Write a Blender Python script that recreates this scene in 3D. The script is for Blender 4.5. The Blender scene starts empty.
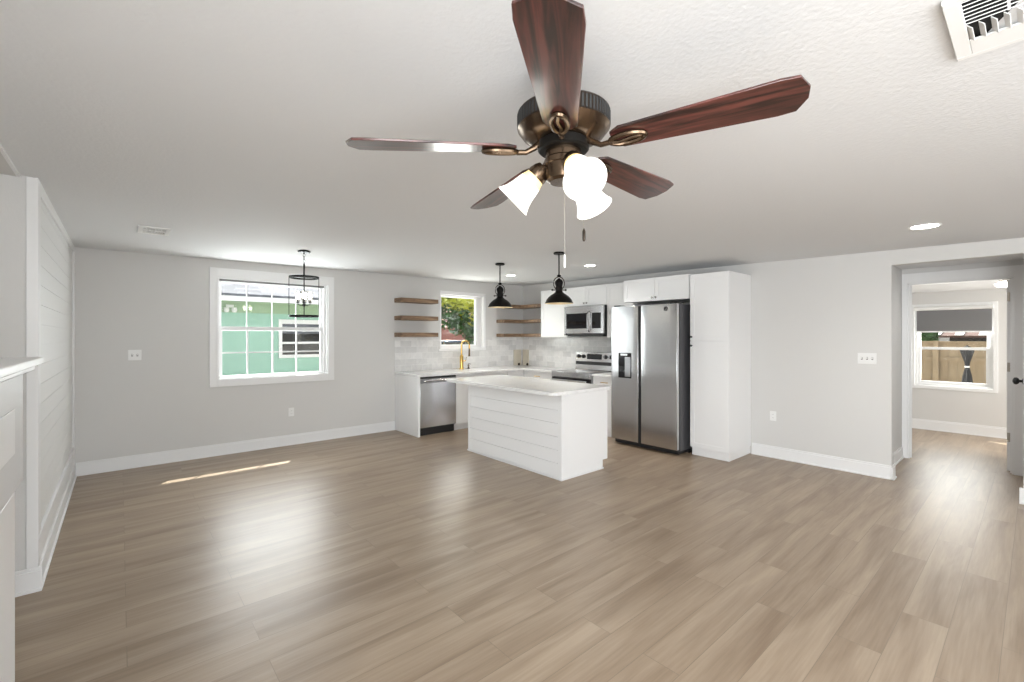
import bpy, bmesh, math, random
from mathutils import Vector, Matrix
PI = math.pi
R = math.radians
C = bpy.context.scene.collection
scene = bpy.context.scene

# ---------------------------------------------------------------- camera
cd = bpy.data.cameras.new('camera')
cam = bpy.data.objects.new('camera', cd); C.objects.link(cam)
cd.sensor_fit = 'HORIZONTAL'; cd.sensor_width = 36.0
cd.lens = 453.9 / 1024 * 36.0
cd.shift_y = -(341 - 336.4) / 1024
cd.clip_start = 0.02; cd.clip_end = 300
cam.location = (0, 0, 1.501)
cam.rotation_euler = (R(90), 0, R(-40.83))
scene.camera = cam

# ---------------------------------------------------------------- world, sun, exposure
scene.view_settings.view_transform = 'Standard'
scene.view_settings.look = 'None'
scene.view_settings.gamma = 1.0
scene.view_settings.use_curve_mapping = False
scene.view_settings.exposure = 1.15
w = bpy.data.worlds.new('sky'); scene.world = w; w.use_nodes = True
wn = w.node_tree.nodes; wl = w.node_tree.links
bg = wn['Background']
sky = wn.new('ShaderNodeTexSky'); sky.sky_type = 'NISHITA'; sky.sun_disc = False
sky.sun_elevation = R(40); sky.sun_rotation = R(30); sky.air_density = 1.0; sky.dust_density = 3.0
hs = wn.new('ShaderNodeHueSaturation'); hs.inputs['Saturation'].default_value = 0.35
wl.new(sky.outputs[0], hs.inputs['Color']); wl.new(hs.outputs[0], bg.inputs['Color'])
bg.inputs['Strength'].default_value = 0.16

SUN_DIR = Vector((-0.68, -1.0, -1.15))          # travels from far right down into the room
sd = bpy.data.lights.new('sun', 'SUN'); sd.energy = 6.5; sd.angle = R(0.5); sd.color = (1, 0.97, 0.91)
sun = bpy.data.objects.new('sun', sd); C.objects.link(sun)
sun.rotation_euler = SUN_DIR.to_track_quat('-Z', 'Y').to_euler(); sun.location = (6, 12, 8)

def area(name, loc, direction, sx, sy, power, color=(1, 1, 1), spread=180):
    l = bpy.data.lights.new(name, 'AREA'); l.shape = 'RECTANGLE'; l.size = sx; l.size_y = sy
    l.energy = power; l.color = color; l.spread = R(spread)
    o = bpy.data.objects.new(name, l); C.objects.link(o); o.location = loc
    o.rotation_euler = Vector(direction).to_track_quat('-Z', 'Z').to_euler()
    return o
# area lamps for window daylight; rear, side and far room side ones are added fill
area('added_fill_rear', (0.85, -2.95, 1.40), (0, 1, 0.08), 2.5, 1.8, 76, (0.95, 0.98, 1.0))
area('added_fill_side', (-0.90, -1.25, 1.35), (1, 0.15, 0.10), 2.0, 1.7, 92, (0.95, 0.98, 1.0))
area('daylight_dining_window', (1.6, 7.05, 1.6), (0, -1, 0.12), 1.25, 1.2, 24, (0.95, 0.98, 1.0))
area('daylight_sink_window', (4.7, 7.1, 1.75), (0, -1, 0.15), 0.9, 0.85, 11, (1.0, 1.0, 0.95))
area('daylight_far_room_window', (10.1, 0.9, 1.3), (-1, 0, -0.1), 0.9, 1.2, 15, (1.0, 0.98, 0.94))
area('added_fill_far_room', (8.9, -1.75, 1.4), (-0.1, 1, -0.1), 1.4, 1.2, 30, (1.0, 0.98, 0.94))  # unseen source, added to brighten the far room and hall

# ---------------------------------------------------------------- materials
def lin(c):
    return tuple(((v / 255) / 12.92 if v / 255 <= 0.04045 else ((v / 255 + 0.055) / 1.055) ** 2.4) for v in c)
def mat(name, col, rough=0.5, metal=0.0, bump=0.0, bscale=60, var=0.0, vscale=3, spec=0.5, coat=0.0, aniso=0.0, emit=None, estr=0.0, stretch=None):
    m = bpy.data.materials.new(name); m.use_nodes = True
    n = m.node_tree.nodes; l = m.node_tree.links; b = n['Principled BSDF']
    b.inputs['Base Color'].default_value = (*col, 1); b.inputs['Roughness'].default_value = rough
    b.inputs['Metallic'].default_value = metal; b.inputs['Specular IOR Level'].default_value = spec
    b.inputs['Coat Weight'].default_value = coat; b.inputs['Coat Roughness'].default_value = 0.12
    if aniso: b.inputs['Anisotropic'].default_value = aniso
    if emit: b.inputs['Emission Color'].default_value = (*emit, 1); b.inputs['Emission Strength'].default_value = estr
    tc = n.new('ShaderNodeTexCoord'); mp = n.new('ShaderNodeMapping'); l.new(tc.outputs['Object'], mp.inputs[0])
    if stretch: mp.inputs['Scale'].default_value = stretch
    nz = n.new('ShaderNodeTexNoise'); nz.inputs['Scale'].default_value = vscale; nz.inputs['Detail'].default_value = 4
    l.new(mp.outputs[0], nz.inputs['Vector'])
    cr = n.new('ShaderNodeMix'); cr.data_type = 'RGBA'
    cr.inputs[6].default_value = (*[v * (1 - var) for v in col], 1); cr.inputs[7].default_value = (*[min(1, v * (1 + var)) for v in col], 1)
    l.new(nz.outputs['Fac'], cr.inputs[0]); l.new(cr.outputs[2], b.inputs['Base Color'])
    if bump:
        nb = n.new('ShaderNodeTexNoise'); nb.inputs['Scale'].default_value = bscale; nb.inputs['Detail'].default_value = 3
        l.new(mp.outputs[0], nb.inputs['Vector'])
        bp = n.new('ShaderNodeBump'); bp.inputs['Strength'].default_value = bump; bp.inputs['Distance'].default_value = 0.01
        l.new(nb.outputs['Fac'], bp.inputs['Height']); l.new(bp.outputs[0], b.inputs['Normal'])
    return m

M = {}
M['wall'] = mat('wall_paint', (0.68, 0.673, 0.658), 0.75, bump=0.05, bscale=120)
M['ceil'] = mat('ceiling_paint', (0.755, 0.762, 0.77), 0.85, bump=0.2, bscale=55)
M['trim'] = mat('white_trim', (0.84, 0.84, 0.84), 0.35, bump=0.01)
M['ship'] = mat('white_shiplap', (0.80, 0.80, 0.79), 0.4)
M['cab'] = mat('cabinet_white', (0.86, 0.86, 0.86), 0.32)
M['gap'] = mat('shadow_gap_dark', (0.03, 0.03, 0.03), 0.8)
M['vinyl'] = mat('window_vinyl', (0.86, 0.87, 0.87), 0.35)
M['black'] = mat('black_metal', (0.008, 0.007, 0.006), 0.42, 0.0, spec=0.12)
M['blackm'] = mat('black_matte', (0.012, 0.012, 0.013), 0.55)
M['bglass'] = mat('black_glass', (0.008, 0.008, 0.010), 0.06)
M['steel'] = mat('brushed_steel', (0.55, 0.55, 0.56), 0.22, 1.0, var=0.04, vscale=2, stretch=(1, 1, 60))
M['steelv'] = mat('brushed_steel_dark', (0.36, 0.36, 0.37), 0.30, 1.0, aniso=0.5)
M['chrome'] = mat('chrome', (0.62, 0.60, 0.57), 0.12, 1.0)
M['fside'] = mat('fridge_side_grey', (0.075, 0.075, 0.08), 0.35)
M['gold'] = mat('brushed_gold', (0.66, 0.43, 0.13), 0.25, 1.0)
M['brass'] = mat('pale_brass_inside', (0.72, 0.62, 0.42), 0.4, 0.6)
M['bronze'] = mat('antique_bronze', (0.125, 0.085, 0.055), 0.26, 0.9, var=0.35, vscale=9)
M['bronzed'] = mat('dark_bronze', (0.040, 0.029, 0.022), 0.35, 0.8, var=0.3, vscale=14)
M['plastic'] = mat('white_plastic', (0.85, 0.85, 0.84), 0.4)
M['slot'] = mat('outlet_slot', (0.05, 0.05, 0.05), 0.6)
M['shade'] = mat('roller_shade_grey', (0.20, 0.20, 0.205), 0.8, bump=0.1, bscale=300)
M['rod'] = mat('rod_grey', (0.17, 0.17, 0.17), 0.35, 0.6)
M['tan'] = mat('beige_board', (0.62, 0.57, 0.47), 0.5, var=0.15, vscale=8)
M['hinge'] = mat('satin_nickel', (0.35, 0.32, 0.28), 0.35, 0.9)
M['mint'] = mat('mint_siding_paint', (0.36, 0.59, 0.49), 0.7, var=0.06, vscale=2)
M['limegreen'] = mat('green_soffit_and_eave_light', (0.36, 0.50, 0.34), 0.7)  # also tints the painted reflected light under the neighbour eave
M['gravel'] = mat('pale_gravel', (0.42, 0.38, 0.33), 0.95, bump=0.3, bscale=20, var=0.2, vscale=9)
M['fence'] = mat('cedar_fence', (0.34, 0.26, 0.165), 0.8, var=0.3, vscale=4, stretch=(3, 3, 0.6))
M['umb'] = mat('charcoal_canvas', (0.035, 0.035, 0.037), 0.85)
M['bark'] = mat('tree_bark', (0.10, 0.07, 0.045), 0.9, bump=0.4, bscale=15, var=0.3)
M['leaf'] = mat('leaf_green', (0.06, 0.15, 0.035), 0.55, var=0.5, vscale=2.5)
M['leafy'] = mat('leaf_yellow', (0.55, 0.58, 0.06), 0.55, var=0.5, vscale=2.5)
M['brick'] = mat('pink_brick', (0.42, 0.20, 0.17), 0.85, var=0.15, vscale=3)
M['carblue'] = mat('dark_blue_car_paint', (0.02, 0.04, 0.10), 0.2, coat=0.8)
M['rust'] = mat('rusty_red_roof', (0.11, 0.06, 0.045), 0.8, var=0.3)
M['bulb'] = mat('lit_bulb', (1, 1, 1), 0.3, emit=(1.0, 0.93, 0.80), estr=14)
M['shadeglass'] = mat('lit_frosted_glass', (0.95, 0.95, 0.92), 0.3, emit=(1.0, 0.96, 0.88), estr=0.60)
M['shadeneck'] = mat('amber_frosted_glass', (0.9, 0.75, 0.4), 0.3, emit=(1.0, 0.72, 0.28), estr=0.45)
M['downlight'] = mat('lit_diffuser', (1, 1, 1), 0.3, emit=(1.0, 0.97, 0.90), estr=9)
M['display'] = mat('oven_display', (0.02, 0.022, 0.025), 0.15)
M['duct'] = mat('duct_dark', (0.01, 0.01, 0.01), 0.9)
M['blade_wood'] = None

def glass_mat(name, tint=(1, 1, 1), refl=0.06):
    m = bpy.data.materials.new(name); m.use_nodes = True; n = m.node_tree.nodes; l = m.node_tree.links
    n.remove(n['Principled BSDF']); out = n['Material Output']
    tr = n.new('ShaderNodeBsdfTransparent'); tr.inputs[0].default_value = (*tint, 1)
    gl = n.new('ShaderNodeBsdfGlossy'); gl.inputs['Roughness'].default_value = 0.02
    mx = n.new('ShaderNodeMixShader'); mx.inputs[0].default_value = refl
    l.new(tr.outputs[0], mx.inputs[1]); l.new(gl.outputs[0], mx.inputs[2]); l.new(mx.outputs[0], out.inputs[0])
    return m
M['mantel'] = mat('mantel_grey_white', (0.66, 0.66, 0.66), 0.45)
M['glass'] = glass_mat('window_glass', (0.97, 0.985, 0.98), 0.03)
M['cglass'] = glass_mat('clear_candle_glass', (0.93, 0.93, 0.92), 0.12)

def floor_mat():
    m = bpy.data.materials.new('oak_vinyl_planks'); m.use_nodes = True
    n = m.node_tree.nodes; l = m.node_tree.links; b = n['Principled BSDF']
    tc = n.new('ShaderNodeTexCoord')
    br = n.new('ShaderNodeTexBrick'); br.offset = 0.37; br.inputs['Scale'].default_value = 1.0
    br.inputs['Brick Width'].default_value = 1.35; br.inputs['Row Height'].default_value = 0.185
    br.inputs['Mortar Size'].default_value = 0.0016; br.inputs['Mortar Smooth'].default_value = 0.2
    br.inputs['Color1'].default_value = (0, 0, 0, 1); br.inputs['Color2'].default_value = (1, 1, 1, 1); br.inputs['Mortar'].default_value = (0.5, 0.5, 0.5, 1)
    l.new(tc.outputs['Object'], br.inputs['Vector'])
    # per plank offset of the grain
    sx = n.new('ShaderNodeSeparateXYZ'); l.new(tc.outputs['Object'], sx.inputs[0])
    row = n.new('ShaderNodeMath'); row.operation = 'DIVIDE'; row.inputs[1].default_value = 0.185; l.new(sx.outputs['Y'], row.inputs[0])
    fl = n.new('ShaderNodeMath'); fl.operation = 'FLOOR'; l.new(row.outputs[0], fl.inputs[0])
    mu = n.new('ShaderNodeMath'); mu.operation = 'MULTIPLY'; mu.inputs[1].default_value = 7.31; l.new(fl.outputs[0], mu.inputs[0])
    ad = n.new('ShaderNodeMath'); ad.operation = 'MULTIPLY_ADD'; ad.inputs[1].default_value = 3.0; l.new(br.outputs['Color'], ad.inputs[0]); l.new(mu.outputs[0], ad.inputs[2])
    cx = n.new('ShaderNodeCombineXYZ'); l.new(sx.outputs['X'], cx.inputs[0]); l.new(sx.outputs['Y'], cx.inputs[1]); l.new(ad.outputs[0], cx.inputs[2])
    def grain(sc, scale, detail, dist=0.6):
        mp = n.new('ShaderNodeMapping'); mp.inputs['Scale'].default_value = sc; l.new(cx.outputs[0], mp.inputs[0])
        t = n.new('ShaderNodeTexNoise'); t.inputs['Scale'].default_value = scale; t.inputs['Detail'].default_value = detail; t.inputs['Distortion'].default_value = dist
        l.new(mp.outputs[0], t.inputs[0]); return t
    g1 = grain((0.55, 5.0, 1), 1.6, 4); g2 = grain((1.2, 26, 1), 3.0, 5, 0.3)
    ramp = n.new('ShaderNodeValToRGB'); e = ramp.color_ramp.elements
    e[0].position = 0.33; e[0].color = (0.235, 0.168, 0.113, 1); e[1].position = 0.68; e[1].color = (0.40, 0.312, 0.226, 1)
    mixg = n.new('ShaderNodeMix'); mixg.data_type = 'FLOAT'; mixg.inputs[0].default_value = 0.28
    l.new(g1.outputs['Fac'], mixg.inputs[2]); l.new(g2.outputs['Fac'], mixg.inputs[3])
    pv = n.new('ShaderNodeMath'); pv.operation = 'MULTIPLY_ADD'; pv.inputs[1].default_value = 0.05; pv.inputs[2].default_value = -0.025
    l.new(br.outputs['Color'], pv.inputs[0])
    sm = n.new('ShaderNodeMath'); sm.operation = 'ADD'; l.new(mixg.outputs[0], sm.inputs[0]); l.new(pv.outputs[0], sm.inputs[1])
    l.new(sm.outputs[0], ramp.inputs[0])
    mo = n.new('ShaderNodeMix'); mo.data_type = 'RGBA'; mo.inputs[7].default_value = (0.19, 0.145, 0.105, 1)
    mf = n.new('ShaderNodeMath'); mf.operation = 'MULTIPLY'; mf.inputs[1].default_value = 0.75; l.new(br.outputs['Fac'], mf.inputs[0])
    l.new(mf.outputs[0], mo.inputs[0]); l.new(ramp.outputs[0], mo.inputs[6]); l.new(mo.outputs[2], b.inputs['Base Color'])
    b.inputs['Roughness'].default_value = 0.36; b.inputs['Specular IOR Level'].default_value = 0.5
    bp = n.new('ShaderNodeBump'); bp.inputs['Strength'].default_value = 0.12; bp.inputs['Distance'].default_value = 0.004
    inv = n.new('ShaderNodeMath'); inv.operation = 'MULTIPLY_ADD'; inv.inputs[1].default_value = -1.0; l.new(br.outputs['Fac'], inv.inputs[0]); l.new(g2.outputs['Fac'], inv.inputs[2])
    l.new(inv.outputs[0], bp.inputs['Height']); l.new(bp.outputs[0], b.inputs['Normal'])
    return m
M['floor'] = floor_mat()

def wood_mat(name, c0, c1, rough, stretch, scale=2.0, coat=0.0, dist=1.0, p0=0.35, p1=0.65):
    m = bpy.data.materials.new(name); m.use_nodes = True
    n = m.node_tree.nodes; l = m.node_tree.links; b = n['Principled BSDF']
    tc = n.new('ShaderNodeTexCoord'); mp = n.new('ShaderNodeMapping'); mp.inputs['Scale'].default_value = stretch
    l.new(tc.outputs['Object'], mp.inputs[0])
    t = n.new('ShaderNodeTexNoise'); t.inputs['Scale'].default_value = scale; t.inputs['Detail'].default_value = 6; t.inputs['Distortion'].default_value = dist
    l.new(mp.outputs[0], t.inputs[0])
    r = n.new('ShaderNodeValToRGB'); e = r.color_ramp.elements
    e[0].position = p0; e[0].color = (*c0, 1); e[1].position = p1; e[1].color = (*c1, 1)
    l.new(t.outputs['Fac'], r.inputs[0]); l.new(r.outputs[0], b.inputs['Base Color'])
    b.inputs['Roughness'].default_value = rough; b.inputs['Coat Weight'].default_value = coat; b.inputs['Coat Roughness'].default_value = 0.15
    return m
M['blade_wood'] = wood_mat('mahogany_blade', (0.016, 0.005, 0.005), (0.115, 0.032, 0.025), 0.30, (1.3, 17, 1), 2.2, coat=0.8, p0=0.40, p1=0.60)
M['shelf_wood'] = wood_mat('stained_shelf_wood', (0.13, 0.075, 0.04), (0.33, 0.215, 0.13), 0.5, (1.5, 12, 12), 2.0)

def tile_mat():
    m = bpy.data.materials.new('marble_subway_tile'); m.use_nodes = True
    n = m.node_tree.nodes; l = m.node_tree.links; b = n['Principled BSDF']
    tc = n.new('ShaderNodeTexCoord'); sx = n.new('ShaderNodeSeparateXYZ'); l.new(tc.outputs['Object'], sx.inputs[0])
    ad = n.new('ShaderNodeMath'); ad.operation = 'ADD'; l.new(sx.outputs['X'], ad.inputs[0]); l.new(sx.outputs['Y'], ad.inputs[1])
    cx = n.new('ShaderNodeCombineXYZ'); l.new(ad.outputs[0], cx.inputs[0]); l.new(sx.outputs['Z'], cx.inputs[1])
    br = n.new('ShaderNodeTexBrick'); br.inputs['Scale'].default_value = 1; br.inputs['Brick Width'].default_value = 0.2; br.inputs['Row Height'].default_value = 0.1
    br.inputs['Mortar Size'].default_value = 0.0022
    br.inputs['Color1'].default_value = (0.66, 0.655, 0.64, 1); br.inputs['Color2'].default_value = (0.84, 0.835, 0.82, 1); br.inputs['Mortar'].default_value = (0.85, 0.84, 0.83, 1)
    l.new(cx.outputs[0], br.inputs['Vector'])
    t = n.new('ShaderNodeTexNoise'); t.inputs['Scale'].default_value = 7; t.inputs['Detail'].default_value = 6; t.inputs['Distortion'].default_value = 2.0
    l.new(tc.outputs['Object'], t.inputs[0])
    r = n.new('ShaderNodeValToRGB'); e = r.color_ramp.elements; e[0].position = 0.38; e[0].color = (0.93, 0.93, 0.94, 1); e[1].position = 0.6; e[1].color = (1, 1, 1, 1)
    l.new(t.outputs['Fac'], r.inputs[0])
    mx = n.new('ShaderNodeMix'); mx.data_type = 'RGBA'; mx.blend_type = 'MULTIPLY'; mx.inputs[0].default_value = 1.0
    l.new(br.outputs['Color'], mx.inputs[6]); l.new(r.outputs[0], mx.inputs[7]); l.new(mx.outputs[2], b.inputs['Base Color'])
    b.inputs['Roughness'].default_value = 0.22
    return m
M['tile'] = tile_mat()
def quartz_mat():
    m = bpy.data.materials.new('white_veined_quartz'); m.use_nodes = True
    n = m.node_tree.nodes; l = m.node_tree.links; b = n['Principled BSDF']
    tc = n.new('ShaderNodeTexCoord'); t = n.new('ShaderNodeTexNoise'); t.inputs['Scale'].default_value = 2.5; t.inputs['Detail'].default_value = 8; t.inputs['Distortion'].default_value = 2.5
    l.new(tc.outputs['Object'], t.inputs[0]); r = n.new('ShaderNodeValToRGB'); r.color_ramp.elements.new(0.5)
    e = r.color_ramp.elements
    e[0].position = 0.44; e[0].color = (0.86, 0.86, 0.855, 1); e[1].position = 0.5; e[1].color = (0.81, 0.805, 0.80, 1); e[2].position = 0.54; e[2].color = (0.87, 0.87, 0.865, 1)
    l.new(t.outputs['Fac'], r.inputs[0]); l.new(r.outputs[0], b.inputs['Base Color']); b.inputs['Roughness'].default_value = 0.12
    return m
M['quartz'] = quartz_mat()
def shingle_mat():
    m = bpy.data.materials.new('grey_white_shingles'); m.use_nodes = True
    n = m.node_tree.nodes; l = m.node_tree.links; b = n['Principled BSDF']
    tc = n.new('ShaderNodeTexCoord'); br = n.new('ShaderNodeTexBrick'); br.inputs['Scale'].default_value = 1
    br.inputs['Brick Width'].default_value = 0.3; br.inputs['Row Height'].default_value = 0.14; br.inputs['Mortar Size'].default_value = 0.008
    br.inputs['Color1'].default_value = (0.11, 0.12, 0.14, 1); br.inputs['Color2'].default_value = (0.19, 0.20, 0.23, 1); br.inputs['Mortar'].default_value = (0.12, 0.12, 0.14, 1)
    l.new(tc.outputs['Object'], br.inputs['Vector']); l.new(br.outputs['Color'], b.inputs['Base Color']); b.inputs['Roughness'].default_value = 0.9
    return m
M['shingle'] = shingle_mat()

# ---------------------------------------------------------------- builders
def wloc(o):
    v = Vector((0, 0, 0))
    while o: v += o.location; o = o.parent
    return v
def tag(o, label=None, cat=None, group=None, kind=None):
    if label: o['label'] = label
    if cat: o['category'] = cat
    if group: o['group'] = group
    if kind: o['kind'] = kind
    return o
def thing(name, label, cat, loc, group=None):
    o = bpy.data.objects.new(name, None); C.objects.link(o); o.location = loc; o.empty_display_size = 0.05
    return tag(o, label, cat, group)

class MB:
    """collects shapes in world coordinates and links them as ONE mesh object"""
    def __init__(s): s.bm = bmesh.new(); s.mi = 0
    def _mark(s, fs):
        for f in fs: f.material_index = s.mi
    def box(s, x0, x1, y0, y1, z0, z1, rot=None, piv=None):
        ps = [(x, y, z) for z in (z0, z1) for x, y in ((x0, y0), (x1, y0), (x1, y1), (x0, y1))]
        return s.hexa(ps, rot, piv)
    def hexa(s, ps, rot=None, piv=None):
        vs = []
        for p in ps:
            p = Vector(p)
            if rot is not None: p = rot @ (p - Vector(piv)) + Vector(piv)
            vs.append(s.bm.verts.new(p))
        fs = [s.bm.faces.new([vs[i] for i in q]) for q in ((3, 2, 1, 0), (4, 5, 6, 7), (0, 1, 5, 4), (1, 2, 6, 5), (2, 3, 7, 6), (3, 0, 4, 7))]
        s._mark(fs); return s
    def prism(s, pts, f0, f1):
        """pts 2D polygon; f0,f1 map (u,v)->3D for both ends"""
        a = [s.bm.verts.new(f0(*p)) for p in pts]; b = [s.bm.verts.new(f1(*p)) for p in pts]
        n = len(pts); fs = [s.bm.faces.new(a[::-1]), s.bm.faces.new(b)]
        for i in range(n): fs.append(s.bm.faces.new((a[i], a[(i + 1) % n], b[(i + 1) % n], b[i])))
        s._mark(fs); return s
    def tube(s, pts, r, n=10, closed=False, caps=True):
        pts = [Vector(p) for p in pts]; rings = []; N = len(pts)
        up = Vector((0, 0, 1))
        for i, p in enumerate(pts):
            if closed: d = (pts[(i + 1) % N] - pts[i - 1])
            else: d = pts[min(i + 1, N - 1)] - pts[max(i - 1, 0)]
            d.normalize()
            a = up if abs(d.dot(up)) < 0.95 else Vector((1, 0, 0))
            if i and False: pass
            u = d.cross(a).normalized(); v = u.cross(d).normalized()
            rr = r[i] if isinstance(r, (list, tuple)) else r
            rings.append([s.bm.verts.new(p + (u * math.cos(2 * PI * k / n) + v * math.sin(2 * PI * k / n)) * rr) for k in range(n)])
        fs = []
        for i in range(N if closed else N - 1):
            A, B = rings[i], rings[(i + 1) % N]
            for k in range(n): fs.append(s.bm.faces.new((A[k], A[(k + 1) % n], B[(k + 1) % n], B[k])))
        if not closed and caps: fs += [s.bm.faces.new(rings[0][::-1]), s.bm.faces.new(rings[-1])]
        for f in fs: f.smooth = True
        s._mark(fs); return s
    def lathe(s, prof, c, n=32, axis=None, closed=False):
        """prof: list of (radius, height) along axis from c"""
        ax = Vector(axis or (0, 0, 1)).normalized(); a = Vector((1, 0, 0)) if abs(ax.x) < 0.9 else Vector((0, 1, 0))
        u = ax.cross(a).normalized(); v = ax.cross(u).normalized(); c = Vector(c); rings = []
        for rr, h in prof:
            if rr < 1e-6: rings.append([s.bm.verts.new(c + ax * h)]); continue
            rings.append([s.bm.verts.new(c + ax * h + (u * math.cos(2 * PI * k / n) + v * math.sin(2 * PI * k / n)) * rr) for k in range(n)])
        fs = []
        for A, B in zip(rings, rings[1:] + ([rings[0]] if closed else [])):
            for k in range(n):
                k2 = (k + 1) % n
                if len(A) == 1 and len(B) == 1: continue
                if len(A) == 1: fs.append(s.bm.faces.new((A[0], B[k2], B[k])))
                elif len(B) == 1: fs.append(s.bm.faces.new((A[k], A[k2], B[0])))
                else: fs.append(s.bm.faces.new((A[k], A[k2], B[k2], B[k])))
        for f in fs: f.smooth = True
        s._mark(fs); return s
    def build(s, name, m, parent=None, bevel=0.0, smooth=False, segs=2, sharp=35):
        me = bpy.data.meshes.new(name)
        bmesh.ops.recalc_face_normals(s.bm, faces=s.bm.faces)
        xs = [v.co.copy() for v in s.bm.verts]
        lo = Vector([min(p[i] for p in xs) for i in range(3)]); hi = Vector([max(p[i] for p in xs) for i in range(3)])
        org = Vector(((lo.x + hi.x) / 2, (lo.y + hi.y) / 2, lo.z))
        for v in s.bm.verts: v.co -= org
        s.bm.to_mesh(me); s.bm.free()
        for mm in (m if isinstance(m, list) else [m]): me.materials.append(mm)
        o = bpy.data.objects.new(name, me); C.objects.link(o)
        if parent: o.parent = parent; o.location = org - wloc(parent)
        else: o.location = org
        if bevel:
            b = o.modifiers.new('bevel', 'BEVEL'); b.width = bevel; b.segments = segs; b.limit_method = 'ANGLE'; b.angle_limit = R(40)
        if smooth:
            for p in me.polygons: p.use_smooth = True
        try: me.set_sharp_from_angle(angle=R(sharp))
        except Exception: pass
        return o
def struct(name, mb, m, bevel=0.0, parent=None, **k):
    o = mb.build(name, m, parent, bevel, **k); o['kind'] = 'structure'; return o
def dup(root, delta, label=None, group=None):
    """copy a thing with its parts and sub-parts, moved by delta"""
    r = root.copy(); C.objects.link(r); r.location = root.location + Vector(delta)
    if label: r['label'] = label
    if group: r['group'] = group
    for ch in list(root.children):
        c = ch.copy(); C.objects.link(c); c.parent = r
        for g in list(ch.children):
            d = g.copy(); C.objects.link(d); d.parent = c
    return r

def cz(x, y): return 2.415 - 0.00485 * x + 0.0068 * y + 0.0021 * x * y
XR, YB, XL, YS = 6.125, 6.753, -0.378, 3.87        # right wall, back wall, shiplap wall, its near end
XF = -0.70                                          # fireplace wall plane
YN = -2.8                                           # wall behind the camera

# ================================================================ SETTING
struct('floor', MB().box(XF - 0.15, 10.0, YN - 0.15, YB + 0.12, -0.08, 0.0), M['floor'])
def sloped(mb, x0, x1, y0, y1, z0, top=None, over=0.03):
    mb.hexa([(x0, y0, z0), (x1, y0, z0), (x1, y1, z0), (x0, y1, z0)] +
            [(x, y, (cz(x, y) + over) if top is None else top) for x, y in ((x0, y0), (x1, y0), (x1, y1), (x0, y1))]); return mb
ce = MB(); NG = 8
x0, x1, y0, y1 = XF - 0.15, XR + 0.12, YN - 0.15, YB + 0.12
lo_, hi_ = [], []
for j in range(NG + 1):
    for i in range(NG + 1):
        x, y = x0 + (x1 - x0) * i / NG, y0 + (y1 - y0) * j / NG
        lo_.append(ce.bm.verts.new((x, y, cz(x, y)))); hi_.append(ce.bm.verts.new((x, y, cz(x, y) + .12)))
def cq(v, a, b, c, d): f = ce.bm.faces.new((v[a], v[b], v[c], v[d])); f.smooth = True
for j in range(NG):
    for i in range(NG):
        k = j * (NG + 1) + i; cq(lo_, k + NG + 1, k + NG + 2, k + 1, k); cq(hi_, k, k + 1, k + NG + 2, k + NG + 1)
ring = [i for i in range(NG + 1)] + [j * (NG + 1) + NG for j in range(1, NG + 1)] + [NG * (NG + 1) + i for i in range(NG - 1, -1, -1)] + [j * (NG + 1) for j in range(NG - 1, 0, -1)]
for p_, q_ in zip(ring, ring[1:] + ring[:1]): ce.bm.faces.new((lo_[p_], lo_[q_], hi_[q_], hi_[p_]))
struct('ceiling', ce, M['ceil'])

# back wall with two window openings
W1 = dict(x0=0.935, x1=2.292, z0=0.955, z1=2.245)
W2 = dict(x0=4.19, x1=5.14, z0=1.265, z1=2.265)
wb = MB(); t = 0.12
def wy(x0, x1, z0, z1=None): 
    if z1 is None: sloped(wb, x0, x1, YB, YB + t, z0)
    else: wb.box(x0, x1, YB, YB + t, z0, z1)
wy(XL - 0.12, W1['x0'], 0); wy(W1['x1'], W2['x0'], 0); wy(W2['x1'], XR + t, 0)
wy(W1['x0'], W1['x1'], 0, W1['z0']); wy(W1['x0'], W1['x1'], W1['z1'])
wy(W2['x0'], W2['x1'], 0, W2['z0']); wy(W2['x0'], W2['x1'], W2['z1'])
struct('wall_back', wb, M['wall'])

# right wall with opening to the hall
DY0, DY1, DZ = 0.080, 1.0, 2.25
wr = MB()
sloped(wr, XR, XR + t, DY1, YB, 0); sloped(wr, XR, XR + t, YN, DY0, 0); sloped(wr, XR, XR + t, DY0, DY1, DZ)
struct('wall_right', wr, M['wall'])

# left: shiplap wall, its return, fireplace wall
wl_ = MB(); sloped(wl_, XL - 0.12, XL - 0.012, YS, YB, 0); sloped(wl_, XF - 0.1, XL - 0.12, YS, YS + 0.12, 0)
sloped(wl_, XF - 0.15, XF, -0.2, YS + 0.12, 0); sloped(wl_, XF - 0.15, XF, YN, -2.3, 0); sloped(wl_, XF - .15, XF, -2.3, -.2, 2.2); wl_.box(XF - .15, XF, -2.3, -.2, 0, .5)  # includes an unseen opening added for the side fill lamp
struct('wall_left', wl_, M['wall'])
sp = MB(); z = 0.20
while z < 2.36:
    z1 = min(z + 0.125, 2.40)
    sp.box(XL - 0.012, XL, YS + 0.10, YB - 0.08, z + 0.001, z1 - 0.0015); z += 0.125
sp.box(XL - 0.0115, XL - 0.004, YS + 0.02, YB - .002, 0.1, 2.39)
struct('trim_1', sp, M['ship']); bpy.data.objects['trim_1']['label'] = 'white shiplap boards on the left wall'
st = MB()   # shiplap corner boards and top and bottom frame
st.box(XL - 0.036, XL + 0.0145, YS - 0.012, YS - 0.0005, 0.14, 2.435); st.box(XL - .011, XL + 0.0145, YS - .0004, YS + 0.10, 0.14, 2.435)
st.box(XL, XL + 0.0145, YB - 0.09, YB - 0.001, 0.14, 2.47)
st.hexa([(XL, YS, 2.36), (XL + .012, YS, 2.36), (XL + .012, YB, 2.40), (XL, YB, 2.40), (XL, YS, 2.44), (XL + .012, YS, 2.44), (XL + .012, YB, 2.49), (XL, YB, 2.49)])
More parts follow.
